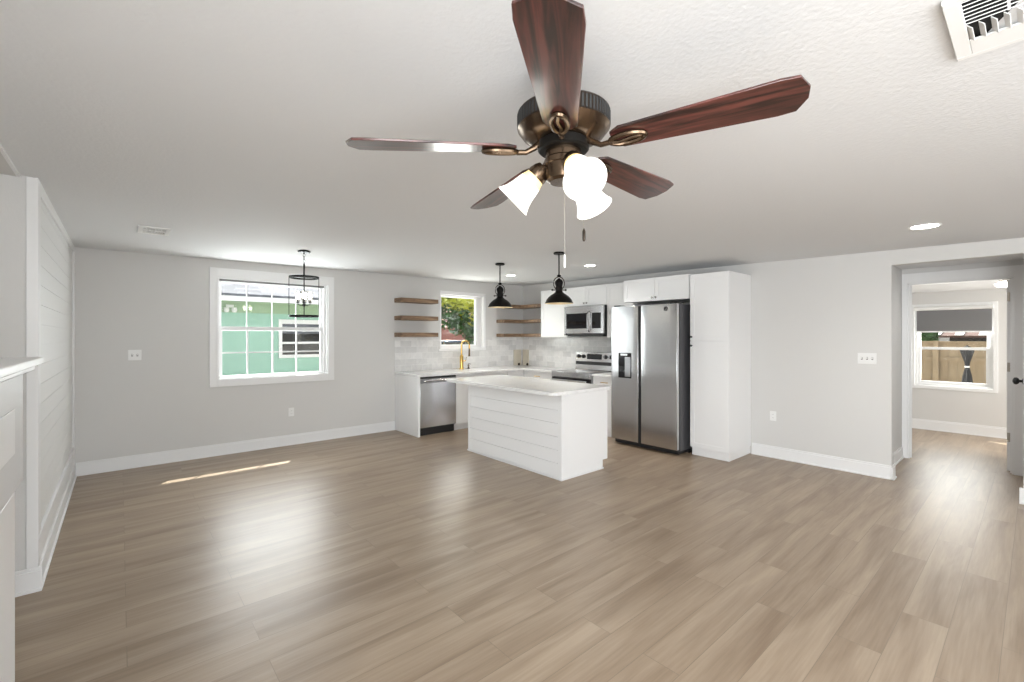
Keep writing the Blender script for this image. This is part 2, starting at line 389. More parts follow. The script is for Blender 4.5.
st.box(XL, XL + 0.010, YS, YB, 0.14, 0.30)
st.box(XL, XL + 0.018, YS, YB, 0.30, 0.318)
struct('trim_2', st, M['trim'], 0.002)
# strip at the ceiling edge of the fireplace bay
tt = MB(); tt.hexa([(-0.70, 2.0, cz(-.6, 2) - .012), (-0.447, 2.0, cz(-.45, 2) - .012), (-0.447, YS, cz(-.45, YS) - .012), (-0.70, YS, cz(-.6, YS) - .012),
         (-0.70, 2.0, cz(-.6, 2) + .01), (-0.447, 2.0, cz(-.45, 2) + .01), (-0.447, YS, cz(-.45, YS) + .01), (-0.70, YS, cz(-.6, YS) + .01)])
struct('trim_3', tt, M['wall'])
tt = MB(); tt.hexa([(-0.452, 2.0, cz(-.45, 2) - .014), (-0.437, 2.0, cz(-.45, 2) - .014), (-0.437, YS, cz(-.45, YS) - .014), (-0.452, YS, cz(-.45, YS) - .014),
         (-0.452, 2.0, cz(-.45, 2) + .01), (-0.437, 2.0, cz(-.45, 2) + .01), (-0.437, YS, cz(-.45, YS) + .01), (-0.452, YS, cz(-.45, YS) + .01)])
struct('trim_4', tt, M['trim'])

# wall behind the camera with a wide opening added to let in fill daylight
wf = MB()
sloped(wf, XF, -.4, YN - t, YN, 0); sloped(wf, 2.1, XR, YN - t, YN, 0); wf.box(-.4, 2.1, YN - t, YN, 0, 0.45); sloped(wf, -.4, 2.1, YN - t, YN, 2.3)
struct('wall_near', wf, M['wall'])
wn3 = MB(); wn3.box(-.4, -.34, YN - .1, YN - .02, .45, 2.3).box(2.04, 2.1, YN - .1, YN - .02, .45, 2.3).box(-.34, 2.04, YN - .1, YN - .02, .45, .51).box(-.34, 2.04, YN - .1, YN - .02, 2.24, 2.3)
wn3.box(.82, .88, YN - .1, YN - .02, .51, 2.24)
o = struct('window_rear_added', wn3, M['vinyl'])  # unseen window frame added around the rear fill opening
wn3 = MB(); wn3.box(XF - .1, XF - .02, -2.3, -2.24, .5, 2.2).box(XF - .1, XF - .02, -.26, -.2, .5, 2.2).box(XF - .1, XF - .02, -2.24, -.26, .5, .56).box(XF - .1, XF - .02, -2.24, -.26, 2.14, 2.2).box(XF - .1, XF - .02, -1.28, -1.22, .56, 2.14)
struct('window_side_added', wn3, M['vinyl'])  # unseen side window, added so more light reaches the island fronts

# baseboards: board, cap bead and shoe
def base(name, x0, y0, x1, y1, nx, ny, h=0.143, th=0.015, shoe=True):
    m = MB()
    def slab(d, z0, z1):
        xs = sorted((x0, x1)); ys = sorted((y0, y1))
        if nx: a, b = sorted((x0, x0 + nx * d)); m.box(a, b, ys[0], ys[1], z0, z1)
        else: a, b = sorted((y0, y0 + ny * d)); m.box(xs[0], xs[1], a, b, z0, z1)
    slab(th, 0, h - 0.02); slab(th * 0.65, h - 0.02, h)
    if shoe: slab(th + 0.011, 0, 0.018)
    return struct(name, m, M['trim'], 0.0025)
base('baseboard_back', XL + .02, YB, 3.345, YB, 0, -1)
base('baseboard_right', XR, DY1, XR, 2.385, -1, 0)
base('baseboard_opening', XR - .026, DY1, XR + t, DY1, 0, -1)
base('baseboard_right_near', XR, YN, XR, DY0 + .026, -1, 0)
base('baseboard_left', XL, YS, XL, YB, 1, 0, h=0.14, th=0.02)
base('baseboard_return', XF, YS, XL + .030, YS, 0, -1, h=0.14, th=.02)

# ---- hall and far room
HX = 7.35; HY1 = 1.10
wh = MB(); wh.box(XR + t, HX, HY1, HY1 + .12, 0, 2.4); struct('wall_hall_left', wh, M['wall'])
wh = MB(); wh.box(XR + t, HX + .12, -0.04, 0.055, 0, 2.4); struct('wall_hall_right', wh, M['wall'])
wh = MB(); wh.box(XR + t, HX + .13, -0.05, HY1 + .12, 2.33, 2.42); struct('ceiling_hall', wh, M['ceil'])
# wall with the door into the far room
dy0, dy1, dz = 0.165, 1.045, 2.15
wi = MB(); wi.box(HX, HX + .12, dy1, 3.2, 0, 2.4).box(HX, HX + .12, -1.9, dy0, 0, 2.4).box(HX, HX + .12, dy0, dy1, dz, 2.4)
struct('wall_far_room_door', wi, M['wall'])
cs = MB()
cs.box(HX - .018, HX, dy1, dy1 + .053, 0, dz + .12).box(HX - .018, HX, dy0 - .085, dy0, 0, dz + .12).box(HX - .018, HX, dy0, dy1, dz, dz + .12)
cs.box(HX - .005, HX + .125, dy1 - .018, dy1, 0, dz).box(HX - .005, HX + .125, dy0, dy0 + .018, 0, dz).box(HX - .005, HX + .125, dy0, dy1, dz - .018, dz)
cs.box(HX + .05, HX + .08, dy1 - .03, dy1 - .018, 0, dz - .018).box(HX + .05, HX + .08, dy0 + .018, dy0 + .03, 0, dz - .018)
struct('door_1', cs, M['trim'], 0.002); d1 = bpy.data.objects['door_1']
base('baseboard_hall', XR + t, HY1, HX - .018, HY1, 0, -1)
# open far-room door leaf swung inside, with hinges
lf = MB(); lf.box(HX + .125, HX + .93, dy0 + .020, dy0 + .057, .01, dz - .02)
struct('door_2', lf, M['trim'], 0.002); d2 = bpy.data.objects['door_2']
for zz in (0.33, 1.11, 1.89):
    h = MB(); h.box(HX + .121, HX + .1245, dy0 + .022, dy0 + .055, zz, zz + .1); h.tube([(HX + .118, dy0 + .024, zz), (HX + .118, dy0 + .024, zz + .1)], .006, 8)
    struct('hinge', h, M['hinge'], parent=d1)
# closed hall door on the right with a black lever
ld = MB(); ld.box(XR + .17, XR + .95, 0.055, 0.078, 0.01, 2.05); ld.box(XR + .125, XR + .17, .055, .083, 0, 2.1); ld.box(XR + .95, XR + 1.02, .055, .083, 0, 2.1)
struct('door_3', ld, M['trim'], 0.002); d3 = bpy.data.objects['door_3']
kn = MB(); kn.lathe([(0, 0), (.033, 0), (.033, .008), (.012, .014), (.012, .03), (.024, .036), (.034, .05), (.030, .065), (.012, .074), (0, .075)], (XR + .215, .078, 1.085), 20, (0, 1, 0))
struct('door_knob', kn, M['blackm'], parent=d3)
# far room shell
FX = 9.84; FZ = 2.21
fw = MB(); wy0, wy1, wz0, wz1 = 0.43, 1.315, 0.71, 1.97
fw.box(FX, FX + .12, wy1, 3.2, 0, 2.4).box(FX, FX + .12, -1.9, wy0, 0, 2.4).box(FX, FX + .12, wy0, wy1, 0, wz0).box(FX, FX + .12, wy0, wy1, wz1, 2.4)
struct('wall_far_room', fw, M['wall'])
fw = MB(); fw.box(HX + .12, FX, 3.1, 3.2, 0, 2.4); struct('wall_far_room_left', fw, M['wall'])
fw = MB(); fw.box(HX + .12, 8.1, -1.9, -1.8, 0, 2.4).box(9.6, FX, -1.9, -1.8, 0, 2.4).box(8.1, 9.6, -1.9, -1.8, 0, .7).box(8.1, 9.6, -1.9, -1.8, 2.05, 2.4); struct('wall_far_room_right', fw, M['wall'])  # unseen opening added for the far room fill lamp
fw = MB(); fw.box(HX + .12, FX, -1.8, 3.1, FZ, FZ + .1); struct('ceiling_far_room', fw, M['ceil'])
base('baseboard_far_room', FX, -1.8, FX, 3.1, -1, 0, h=0.16)
# far room window: frame, sashes, glass
def frame(mb, axis, p0, p1, a0, a1, z0, z1, w, wt=None, wbm=None):
    wt = w if wt is None else wt; wbm = w if wbm is None else wbm
    def bx(a, b, c, d):
        if axis == 'y': mb.box(a, b, p0, p1, c, d)
        else: mb.box(p0, p1, a, b, c, d)
    bx(a0, a0 + w, z0, z1); bx(a1 - w, a1, z0, z1); bx(a0 + w, a1 - w, z0, z0 + wbm); bx(a0 + w, a1 - w, z1 - wt, z1)
f = MB(); frame(f, 'x', FX + .03, FX + .11, wy0, wy1, wz0, wz1, .035)
frame(f, 'x', FX - .012, FX, wy0 - .05, wy1 + .05, wz0 - .05, wz1 + .05, .05)
w3 = struct('window_3', f, M['vinyl'], 0.002)
mid = 1.31
f = MB(); frame(f, 'x', FX + .045, FX + .07, wy0 + .035, wy1 - .035, wz0 + .035, mid + .02, .04); struct('lower_sash', f, M['vinyl'], 0.002, w3)
f = MB(); frame(f, 'x', FX + .075, FX + .10, wy0 + .035, wy1 - .035, mid - .02, wz1 - .035, .035); struct('upper_sash', f, M['vinyl'], 0.002, w3)
f = MB(); f.box(FX + .056, FX + .060, wy0 + .07, wy1 - .07, wz0 + .07, mid - .015); struct('pane', f, M['glass'], 0, w3)
f = MB(); f.box(FX + .086, FX + .090, wy0 + .065, wy1 - .065, mid + .01, wz1 - .065); struct('pane', f, M['glass'], 0, w3)
rs = thing('roller_shade', 'dark grey roller shade half lowered over the far room window', 'window shade', (FX - .03, (wy0 + wy1) / 2, 1.58))
m = MB(); m.box(FX - .022, FX - .018, wy0 + .01, wy1 - .03, 1.585, 1.915); m.build('shade_cloth', M['shade'], rs)
m = MB(); m.tube([(FX - .04, wy0, 1.945), (FX - .04, wy1, 1.945)], .03, 12); m.build('roller', M['plastic'], rs)
m = MB(); m.box(FX - .027, FX - .014, wy0 + .01, wy1 - .03, 1.565, 1.587); m.build('hem_bar', M['plastic'], rs)

# ---- dining window (window_1)
f = MB(); f.box(.845, W1['x0'], YB - .018, YB, .865, 2.365).box(W1['x1'], 2.378, YB - .018, YB, .865, 2.365)
f.box(W1['x0'], W1['x1'], YB - .018, YB, .865, W1['z0']).box(W1['x0'], W1['x1'], YB - .018, YB, W1['z1'], 2.365)
frame(f, 'y', YB - .001, YB + .12, W1['x0'], W1['x1'], W1['z0'], W1['z1'], .016)
f.box(W1['x1'] - .05, W1['x1'] - .016, YB + .03, YB + .12, W1['z0'] + .016, W1['z1'] - .016)
w1 = struct('window_1', f, M['trim'], 0.002)
def sash(x0, x1, z0, z1, y, st_, top, bot, cols, rows, parent, name, mun=.018):
    f = MB(); frame(f, 'y', y, y + .028, x0, x1, z0, z1, st_, top, bot); s_ = struct(name, f, M['vinyl'], 0.002, parent)
    gx0, gx1, gz0, gz1 = x0 + st_, x1 - st_, z0 + bot, z1 - top
    f = MB(); f.box(gx0 - .004, gx1 + .004, y + .012, y + .016, gz0 - .004, gz1 + .004); struct('pane', f, M['glass'], 0, s_)
    if cols > 1 or rows > 1:
        f = MB()
        for i in range(1, cols): xx = gx0 + (gx1 - gx0) * (i / cols - (.014 if cols == 4 else 0)); f.box(xx - mun / 2, xx + mun / 2, y + .006, y + .022, gz0, gz1)
        for i in range(1, rows): zz = gz0 + (gz1 - gz0) * i / rows; f.box(gx0, gx1, y + .007, y + .021, zz - mun / 2, zz + mun / 2)
        struct('muntins', f, M['vinyl'], 0, s_)
    return s_
xi0, xi1 = W1['x0'] + .016, W1['x1'] - .05
sash(xi0, xi1, 0.971, 1.63, YB + .055, .04, .05, .026, 4, 2, w1, 'lower_sash')
sash(xi0, xi1, 1.575, W1['z1'] - .016, YB + .087, .035, .035, .045, 4, 1, w1, 'upper_sash', .011)
rod = thing('curtain_rod', 'dark grey tension rod across the top of the dining window', 'curtain rod', (1.61, YB - .03, 2.205))
m = MB(); m.tube([(.955, YB + .03, 2.218), (2.235, YB + .03, 2.218)], .016, 12); m.build('rod', M['rod'], rod)
for x in (.960, 2.232):
    m = MB(); m.lathe([(0, -.014), (.014, -.012), (.018, 0), (.014, .012), (0, .014)], (x, YB + .03, 2.218), 14, (1, 0, 0))
    m.build('rod_end', M['rod'], rod)

# ---- sink window (window_2)
f = MB(); frame(f, 'y', YB - .004, YB + .14, W2['x0'], W2['x1'], W2['z0'], W2['z1'], .014, .03, .03)
frame(f, 'y', YB + .07, YB + .12, W2['x0'] + .014, W2['x1'] - .014, W2['z0'] + .02, W2['z1'] - .02, .05, .035, .05)
f.box(W2['x1'] - .12, W2['x1'] - .05, YB + .07, YB + .12, W2['z0'] + .06, W2['z1'] - .05)
f.box(W2['x0'] - .03, W2['x1'] + .04, YB - .014, YB, W2['z0'] - .02, W2['z0'] + .018); f.box(W2['x1'], W2['x1'] + .035, YB - .014, YB, W2['z0'], W2['z1'] + .03); f.box(W2['x0'], W2['x1'] + .035, YB - .014, YB, W2['z1'] - .005, W2['z1'] + .03)
w2 = struct('window_2', f, M['trim'], 0.002)
sash(W2['x0'] + .06, W2['x1'] - .12, W2['z0'] + .06, W2['z1'] - .05, YB + .085, .02, .02, .03, 1, 1, w2, 'sash')

# ================================================================ KITCHEN
def shaker(name, parent, axis, face, a0, a1, z0, z1, m=None, rail=.055, sgn=-1, th=.019):
    """door or drawer front; outer face at coordinate `face`, thickness goes behind it (away from the room)"""
    mb = MB(); p0, p1 = sorted((face, face - sgn * th)); q0, q1 = sorted((face - sgn * .006, face - sgn * th))
    g = .0022; a0 += g; a1 -= g; z0 += g; z1 -= g
    if z1 - z0 < .2 and False: pass
    frame(mb, axis, p0, p1, a0, a1, z0, z1, rail)
    if axis == 'y': mb.box(a0 + rail, a1 - rail, q0, q1, z0 + rail, z1 - rail)
    else: mb.box(q0, q1, a0 + rail, a1 - rail, z0 + rail, z1 - rail)
    return mb.build(name, m or M['cab'], parent, 0.0012)
def knob(parent, axis, p, m=None, sgn=-1):
    d = (0, sgn, 0) if axis == 'y' else (sgn, 0, 0)
    return MB().lathe([(0, 0), (.007, 0), (.005, .006), (.005, .014), (.011, .018), (.014, .024), (.010, .03), (0, .031)], p, 16, d).build('knob', m or M['chrome'], parent)
def bar(parent, axis, p, L, vertical=False, m=None, off=.03, r=.006, name='handle'):
    x, y, z = p; mb = MB()
    u = Vector((0, 0, 1)) if vertical else (Vector((1, 0, 0)) if axis == 'y' else Vector((0, 1, 0)))
    nrm = Vector((0, -1, 0)) if axis == 'y' else Vector((-1, 0, 0)); P = Vector(p)
    mb.tube([P + nrm * off - u * L / 2, P + nrm * off + u * L / 2], r, 10)
    for s in (-1, 1): mb.tube([P + u * s * (L / 2 - .02), P + nrm * off + u * s * (L / 2 - .02)], r * .8, 8)
    return mb.build(name, m or M['gold'], parent)

FY = 6.03        # front plane of the sink run (doors)
FXR = 5.49       # front plane of the range run
CT = 0.93
# dishwasher end panel
pn = MB().box(3.35, 3.385, 6.01, YB, 0, .893).build('end_panel', M['cab'], None, .0015)
tag(pn, 'white end panel on the left side of the dishwasher', 'cabinet panel')
# dishwasher
dw = thing('dishwasher', 'stainless steel dishwasher at the left end of the kitchen run', 'dishwasher', (3.71, 6.35, 0))
MB().box(3.39, 4.035, FY + .03, 6.66, .11, .885).build('tub', M['fside'], dw)
MB().box(3.392, 4.032, FY - .01, FY + .028, .125, .80).build('door', M['steel'], dw, .004)
MB().box(3.392, 4.032, FY - .005, FY + .028, .865, .888).build('control_strip', M['blackm'], dw, .003)
MB().box(3.392, 4.032, FY - .012, FY + .028, .803, .863).build('door_top', M['steelv'], dw, .003)
m = MB(); m.tube([(3.43, FY - .05, .835), (3.995, FY - .05, .835)], .013, 12)
for x in (3.45, 3.975): m.tube([(x, FY - .01, .835), (x, FY - .05, .835)], .009, 8)
m.build('handle', M['steel'], dw)
MB().box(3.392, 4.032, FY + .05, FY + .07, 0, .11).build('kick_plate', M['blackm'], dw)
# sink base cabinet
def base_cab(name, label, x0, x1, ndoor, drawer=False, side='y', extra=None):
    c = thing(name, label, 'cabinet', (((x0 + x1) / 2, 6.4, 0) if side == 'y' else (5.8, (x0 + x1) / 2, 0)))
    b = MB()
    if side == 'y': b.box(x0, x1, FY + .02, YB - .003, .10, .893); 
    else: b.box(FXR + .02, XR - .003, x0, x1, .10, .893)
    b.build('carcass', M['cab'], c)
    k = MB()
    if side == 'y': k.box(x0, x1, FY + .075, FY + .095, 0, .10)
    else: k.box(FXR + .055, FXR + .075, x0, x1, 0, .10)
    k.build('toe_kick', M['cab'], c)
    F_ = FY if side == 'y' else FXR
    zt = .885
    if drawer:
        n = ndoor
        for i in range(n):
            a, b_ = x0 + (x1 - x0) * i / n, x0 + (x1 - x0) * (i + 1) / n
            d = shaker('drawer', c, side, F_, a, b_, .73, zt, rail=.03)
            p = ((a + b_) / 2, F_, .81) if side == 'y' else (F_, (a + b_) / 2, .81)
            bar(d, side, p, .13, m=M['gold'])
        zt = .725
    for i in range(ndoor):
        a, b_ = x0 + (x1 - x0) * i / ndoor, x0 + (x1 - x0) * (i + 1) / ndoor
        d = shaker('door', c, side, F_, a, b_, .105, zt)
        hx = b_ - .03 if (i == 0 and ndoor > 1) else a + .03
        p = (hx, F_, zt - .1) if side == 'y' else (F_, hx, zt - .1)
        knob(d, side, p)
    return c
base_cab('base_cabinet', 'white sink base cabinet to the right of the dishwasher', 4.04, 5.10, 2)
base_cab('base_cabinet', 'white base cabinet in the back corner under the worktop', 5.105, 5.489, 1)
base_cab('base_cabinet', 'white drawer base cabinet between the back corner and the range', 5.29, 6.029, 1, True, 'x')
base_cab('base_cabinet', 'narrow white drawer cabinet between the range and the refrigerator', 3.99, 4.46, 1, True, 'x')
# worktops
m = MB(); pts = [(3.335, 6.0), (5.455, 6.0), (5.455, 5.285), (XR - .002, 5.285), (XR - .002, YB - .002), (3.335, YB - .002)]
m.prism(pts, lambda x, y: (x, y, .894), lambda x, y: (x, y, CT))
o = m.build('worktop', M['quartz'], None, .003); tag(o, 'white quartz L-shaped worktop running round the back corner', 'worktop')
o = MB().box(5.455, XR - .002, 3.99, 4.455, .894, CT).build('worktop', M['quartz'], None, .003); tag(o, 'short white quartz worktop between the range and the refrigerator', 'worktop')
# backsplash
m = MB(); m.box(3.335, W2['x0'] - .005, YB - .009, YB - .001, CT + .001, 1.484).box(W2['x1'] + .04, XR - .001, YB - .009, YB - .001, CT + .001, 1.484).box(W2['x0'] - .005, W2['x1'] + .04, YB - .009, YB - .001, CT + .001, W2['z0'] - .022)
m.box(XR - .009, XR - .001, 3.95, YB - .009, CT + .001, 1.484)
o = m.build('backsplash', M['tile'], None); tag(o, 'pale marble subway tile backsplash above the kitchen worktop', 'backsplash')

# sink faucet
fx, fy = 4.50, 6.55
fc = thing('faucet', 'brushed gold gooseneck faucet standing behind the sink', 'faucet', (fx, fy, CT))
m = MB(); m.lathe([(0, 0), (.040, 0), (.040, .012), (.031, .02), (.031, .22), (.024, .24), (.017, .25)], (fx, fy, CT + .001), 20); m.build('body', M['gold'], fc)
pts = [(fx, fy, CT + .22), (fx, fy, CT + .42)]
for k in range(0, 13): a = PI - PI * k / 12; pts.append((fx + .075 + .075 * math.cos(a), fy - .02 * (k / 12), CT + .42 + .075 * math.sin(a)))
pts.append((fx + .15, fy - .02, CT + .36))
MB().tube(pts, .0155, 12).build('gooseneck', M['gold'], fc)
m = MB(); m.tube([(fx + .15, fy - .02, CT + .37), (fx + .15, fy - .02, CT + .22)], [.013, .018], 12); m.build('spray_head', M['bronze'], fc)
m = MB(); m.tube([(fx + .02, fy - .01, CT + .14), (fx + .075, fy - .02, CT + .15), (fx + .085, fy - .025, CT + .21)], [.011, .009, .007], 10); m.build('lever', M['gold'], fc)
sd_ = thing('soap_dispenser', 'small gold soap dispenser to the right of the faucet', 'soap dispenser', (fx + .17, fy + .03, CT))
m = MB(); m.lathe([(0, 0), (.02, 0), (.018, .01), (.012, .02), (.012, .05), (.016, .055), (.016, .07), (0, .072)], (fx + .17, fy + .03, CT + .001), 16); m.build('body', M['bronze'], sd_)
m = MB(); m.tube([(fx + .17, fy + .03, CT + .065), (fx + .17, fy + .03, CT + .09), (fx + .17, fy - .03, CT + .085)], .006, 8); m.build('spout', M['bronze'], sd_)

# two beige boards in the counter corner, each behind a small dark knob
def corner_board(x0, x1, y0, y1, lab, kx, ky):
    t_ = thing('cutting_board', lab, 'cutting board', ((x0 + x1) / 2, (y0 + y1) / 2, CT))
    MB().box(x0, x1, y0, y1, CT + .001, CT + .31).build('board', M['tan'], t_, .006)
    MB().lathe([(0, 0), (.016, 0), (.022, .015), (.022, .03), (.014, .045), (0, .05)], (kx, ky, CT + .001), 14).build('foot', M['bronzed'], t_)
corner_board(5.86, 6.05, YB - .034, YB - .014, 'beige upright board against the back wall in the worktop corner', 5.97, YB - .055)
corner_board(XR - .034, XR - .014, 6.56, 6.725, 'beige upright board against the right wall in the worktop corner', XR - .058, 6.56)

# floating shelves
def shelf(x0, x1, zt, lab, g):
    o = MB().box(x0, x1, 6.51, YB - .001, zt - .068, zt).build('floating_shelf', M['shelf_wood'], None, .003); tag(o, lab, 'shelf', g)
gl, gr = 'brown wooden shelves left of the sink window', 'brown wooden shelves in the corner right of the sink window'
for zt, nm in ((2.112, 'top'), (1.83, 'middle'), (1.562, 'bottom')):
    shelf(3.335, 4.01, zt, {'top': 'topmost', 'middle': 'middle', 'bottom': 'lowest'}[nm] + ' brown wooden floating shelf left of the sink window', gl)
for zt, nm in ((2.105, 'top'), (1.82, 'middle'), (1.553, 'bottom')):
    m = MB(); z0 = zt - .06
    pts = [(5.44, 6.52), (5.86, 6.52), (5.86, 5.93), (XR - .001, 5.93), (XR - .001, YB - .001), (5.44, YB - .001)]
    m.prism(pts, lambda x, y: (x, y, z0), lambda x, y: (x, y, zt))
    o = m.build('floating_shelf', M['shelf_wood'], None, .003)
    tag(o, {'top': 'topmost', 'middle': 'middle', 'bottom': 'lowest'}[nm] + ' brown wooden corner shelf right of the sink window', 'shelf', gr)

# upper cabinets
UF = 5.795
def upper(label, y0, y1, z0, z1, nd, face=UF, knobs='in'):
    c = thing('wall_cabinet', label, 'cabinet', ((face + XR) / 2, (y0 + y1) / 2, z0))
    MB().box(face + .02, XR - .002, y0, y1, z0, z1).build('carcass', M['cab'], c)
    for i in range(nd):
        a, b = y0 + (y1 - y0) * i / nd, y0 + (y1 - y0) * (i + 1) / nd
        d = shaker('door', c, 'x', face, a, b, z0, z1)
        if nd == 2: ky = b - .028 if i == 0 else a + .028
        else: ky = a + .028
        knob(d, 'x', (face, ky, z0 + .045))
    return c
upper('tall white wall cabinet left of the microwave', 5.275, 5.905, 1.485, 2.325, 1)
upper('short white two-door wall cabinet directly above the microwave', 4.43, 5.27, 2.005, 2.325, 2)
upper('narrow white wall cabinet between the microwave and the refrigerator', 3.945, 4.425, 1.485, 2.325, 1)
upper('white two-door cabinet above the refrigerator', 2.90, 3.885, 1.985, 2.300, 2, face=5.48)

# pantry
pc = thing('pantry_cabinet', 'tall white two-door pantry cabinet right of the refrigerator', 'cabinet', (5.8, 2.64, 0))
MB().box(5.50, XR - .002, 2.40, 2.885, .10, 2.285).build('carcass', M['cab'], pc, .001)
MB().box(5.52, XR - .002, 2.412, 2.875, 0, .10).build('toe_kick', M['cab'], pc)
d = shaker('upper_door', pc, 'x', 5.48, 2.40, 2.885, 1.445, 2.285); knob(d, 'x', (5.48, 2.858, 1.495), M['blackm'])
d = shaker('lower_door', pc, 'x', 5.48, 2.40, 2.885, .105, 1.442); knob(d, 'x', (5.48, 2.858, 1.385), M['blackm'])

# refrigerator
fr = thing('refrigerator', 'stainless steel side-by-side refrigerator with an ice dispenser', 'refrigerator', (5.65, 3.38, 0))
RX = 5.25; ry0, ry1, rs_ = 2.935, 3.935, 3.475
MB().box(RX + .09, 6.05, ry0 + .004, ry1 - .004, .05, 1.915).build('case', M['fside'], fr, .004)
MB().box(RX + .055, RX + .092, ry0 + .01, ry1 - .01, .06, 1.90).build('door_gasket', M['blackm'], fr)
def rdoor(y0, y1, name):
    mb = MB(); n = 10; pts = []
    for i in range(n + 1):
        u = i / n; y = y0 + (y1 - y0) * u; pts.append((RX + .004 * (2 * u - 1) ** 20, y))
    pts += [(RX + .055, y1), (RX + .055, y0)]
    mb.prism(pts, lambda x, y: (x, y, .075), lambda x, y: (x, y, 1.915)); return mb.build(name, M['steel'], fr, .004)
fz = rdoor(rs_ + .022, ry1, 'freezer_door'); rd = rdoor(ry0, rs_ - .022, 'door')
MB().box(RX + .02, RX + .06, rs_ - .018, rs_ + .018, .08, 1.91).build('door_gap', M['blackm'], fr)
MB().box(RX + .07, RX + .6, ry0 + .02, ry1 - .02, .012, .075).build('base_grille', M['blackm'], fr)
for y in (ry0, ry1 - .03): MB().box(RX + .3, RX + .42, y, y + .03, .0, .05).build('foot', M['blackm'], fr)
for y in (ry0 + .02, ry1 - .12): MB().box(RX + .04, RX + .16, y, y + .10, 1.915, 1.935).build('hinge_cover', M['blackm'], fr, .003)
dp = MB().box(RX - .004, RX + .02, 3.60, 3.81, 0.93, 1.275).build('dispenser', M['bglass'], fr, .004)
MB().box(RX - .012, RX - .004, 3.61, 3.70, .95, 1.22).build('dispenser_lever', M['steelv'], dp, .004)
MB().box(RX - .010, RX - .004, 3.66, 3.77, 1.235, 1.265).build('dispenser_display', M['steel'], dp, .002)
m = MB(); c_ = Vector((RX - .003, 3.085, 1.853))
m.tube([c_ + Vector((0, math.cos(a) * .024, math.sin(a) * .024)) for a in [2 * PI * k / 24 for k in range(24)]], .004, 6, closed=True)
m.tube([c_ + Vector((0, .012 * math.cos(a) - .0, .014 * math.sin(a))) for a in [-.5 + 2.6 * k / 10 for k in range(11)]], .004, 6)
m.tube([c_ + Vector((0, -.004, .012)), c_ + Vector((0, -.006, -.016)), c_ + Vector((0, .006, -.02))], .004, 6)
m.build('badge', M['blackm'], fr)

# range
rg = thing('range', 'stainless steel range with a raised back control panel', 'range', (5.75, 4.9, 0))
gy0, gy1 = 4.465, 5.275
MB().box(5.47, 6.09, gy0, gy1, .06, .915).build('body', M['steelv'], rg, .003)
MB().box(5.46, 6.09, gy0 - .003, gy1 + .003, .915, .935).build('cooktop', M['bglass'], rg, .003)
MB().box(5.425, 5.468, gy0, gy1, .845, .934).build('front_rail', M['steel'], rg, .004)
MB().box(5.43, 5.47, gy0 + .002, gy1 - .002, .30, .84).build('oven_door', M['bglass'], rg, .004)
m = MB(); m.tube([(5.385, gy0 + .04, .80), (5.385, gy1 - .04, .80)], .013, 12)
for y in (gy0 + .06, gy1 - .06): m.tube([(5.43, y, .80), (5.385, y, .80)], .009, 8)
m.build('oven_handle', M['steel'], rg)
MB().box(5.435, 5.47, gy0 + .002, gy1 - .002, .07, .29).build('warming_drawer', M['steel'], rg, .004)
bgp = MB().hexa([(6.02, gy0, .936), (6.112, gy0, .936), (6.112, gy1, .936), (6.02, gy1, .936), (6.05, gy0, 1.235), (6.112, gy0, 1.235), (6.112, gy1, 1.235), (6.05, gy1, 1.235)]).build('back_panel', M['steel'], rg, .003)
MB().hexa([(6.0255, gy0 + .005, 1.02), (6.05, gy0 + .005, 1.02), (6.05, gy1 - .005, 1.02), (6.0255, gy1 - .005, 1.02), (6.032, gy0 + .005, 1.075), (6.05, gy0 + .005, 1.075), (6.05, gy1 - .005, 1.075), (6.032, gy1 - .005, 1.075)]).build('vent_strip', M['blackm'], rg)
MB().hexa([(6.034, 4.72, 1.115), (6.06, 4.72, 1.115), (6.06, 5.03, 1.115), (6.034, 5.03, 1.115), (6.043, 4.72, 1.205), (6.06, 4.72, 1.205), (6.06, 5.03, 1.205), (6.043, 5.03, 1.205)]).build('display', M['display'], rg)
for y in (4.53, 4.64, 5.11, 5.215):
    k = MB().lathe([(0, 0), (.034, 0), (.034, .006), (.028, .01), (.026, .03), (0, .032)], (6.04, y, 1.16), 20, (-1, 0, .1)); k.build('control_knob', M['blackm'], rg)
    kk = MB().box(5.998, 6.007, y - .005, y + .005, 1.14, 1.187); kk.build('knob_grip', M['steel'], rg)

# microwave
mw = thing('microwave', 'stainless steel over-the-range microwave under the short wall cabinet', 'microwave', (5.9, 4.88, 1.5))
my0, my1, mz0, mz1, MX = 4.435, 5.262, 1.52, 2.0, 5.72
MB().box(MX + .03, XR - .012, my0, my1, mz0, mz1).build('case', M['blackm'], mw, .003)
dm = MB(); frame(dm, 'x', MX, MX + .03, 4.70, my1, mz0 + .03, mz1, .045, .12, .08); dm.build('door', M['steel'], mw, .003)
MB().box(MX + .006, MX + .03, 4.745, my1 - .045, mz0 + .11, mz1 - .12).build('door_window', M['bglass'], mw)
MB().box(MX, MX + .03, my0, 4.698, mz0 + .03, mz1).build('control_side', M['steel'], mw, .003)
MB().box(MX - .003, MX, my0 + .05, 4.66, mz0 + .11, mz1 - .12).build('control_panel', M['bglass'], mw)
MB().box(MX + .02, XR - .02, my0 + .02, my1 - .06, mz0 - .02, mz0 + .03).build('underside', M['blackm'], mw)
m = MB(); pts = [(MX, 4.72, mz1 - .09), (MX - .035, 4.72, mz1 - .11)] + [(MX - .035 - .012 * math.sin(PI * k / 8), 4.72, mz1 - .11 - (mz1 - mz0 - .19) * k / 8) for k in range(1, 8)] + [(MX - .035, 4.72, mz0 + .08), (MX, 4.72, mz0 + .06)]
m.tube(pts, .011, 10); m.build('handle', M['steel'], mw)

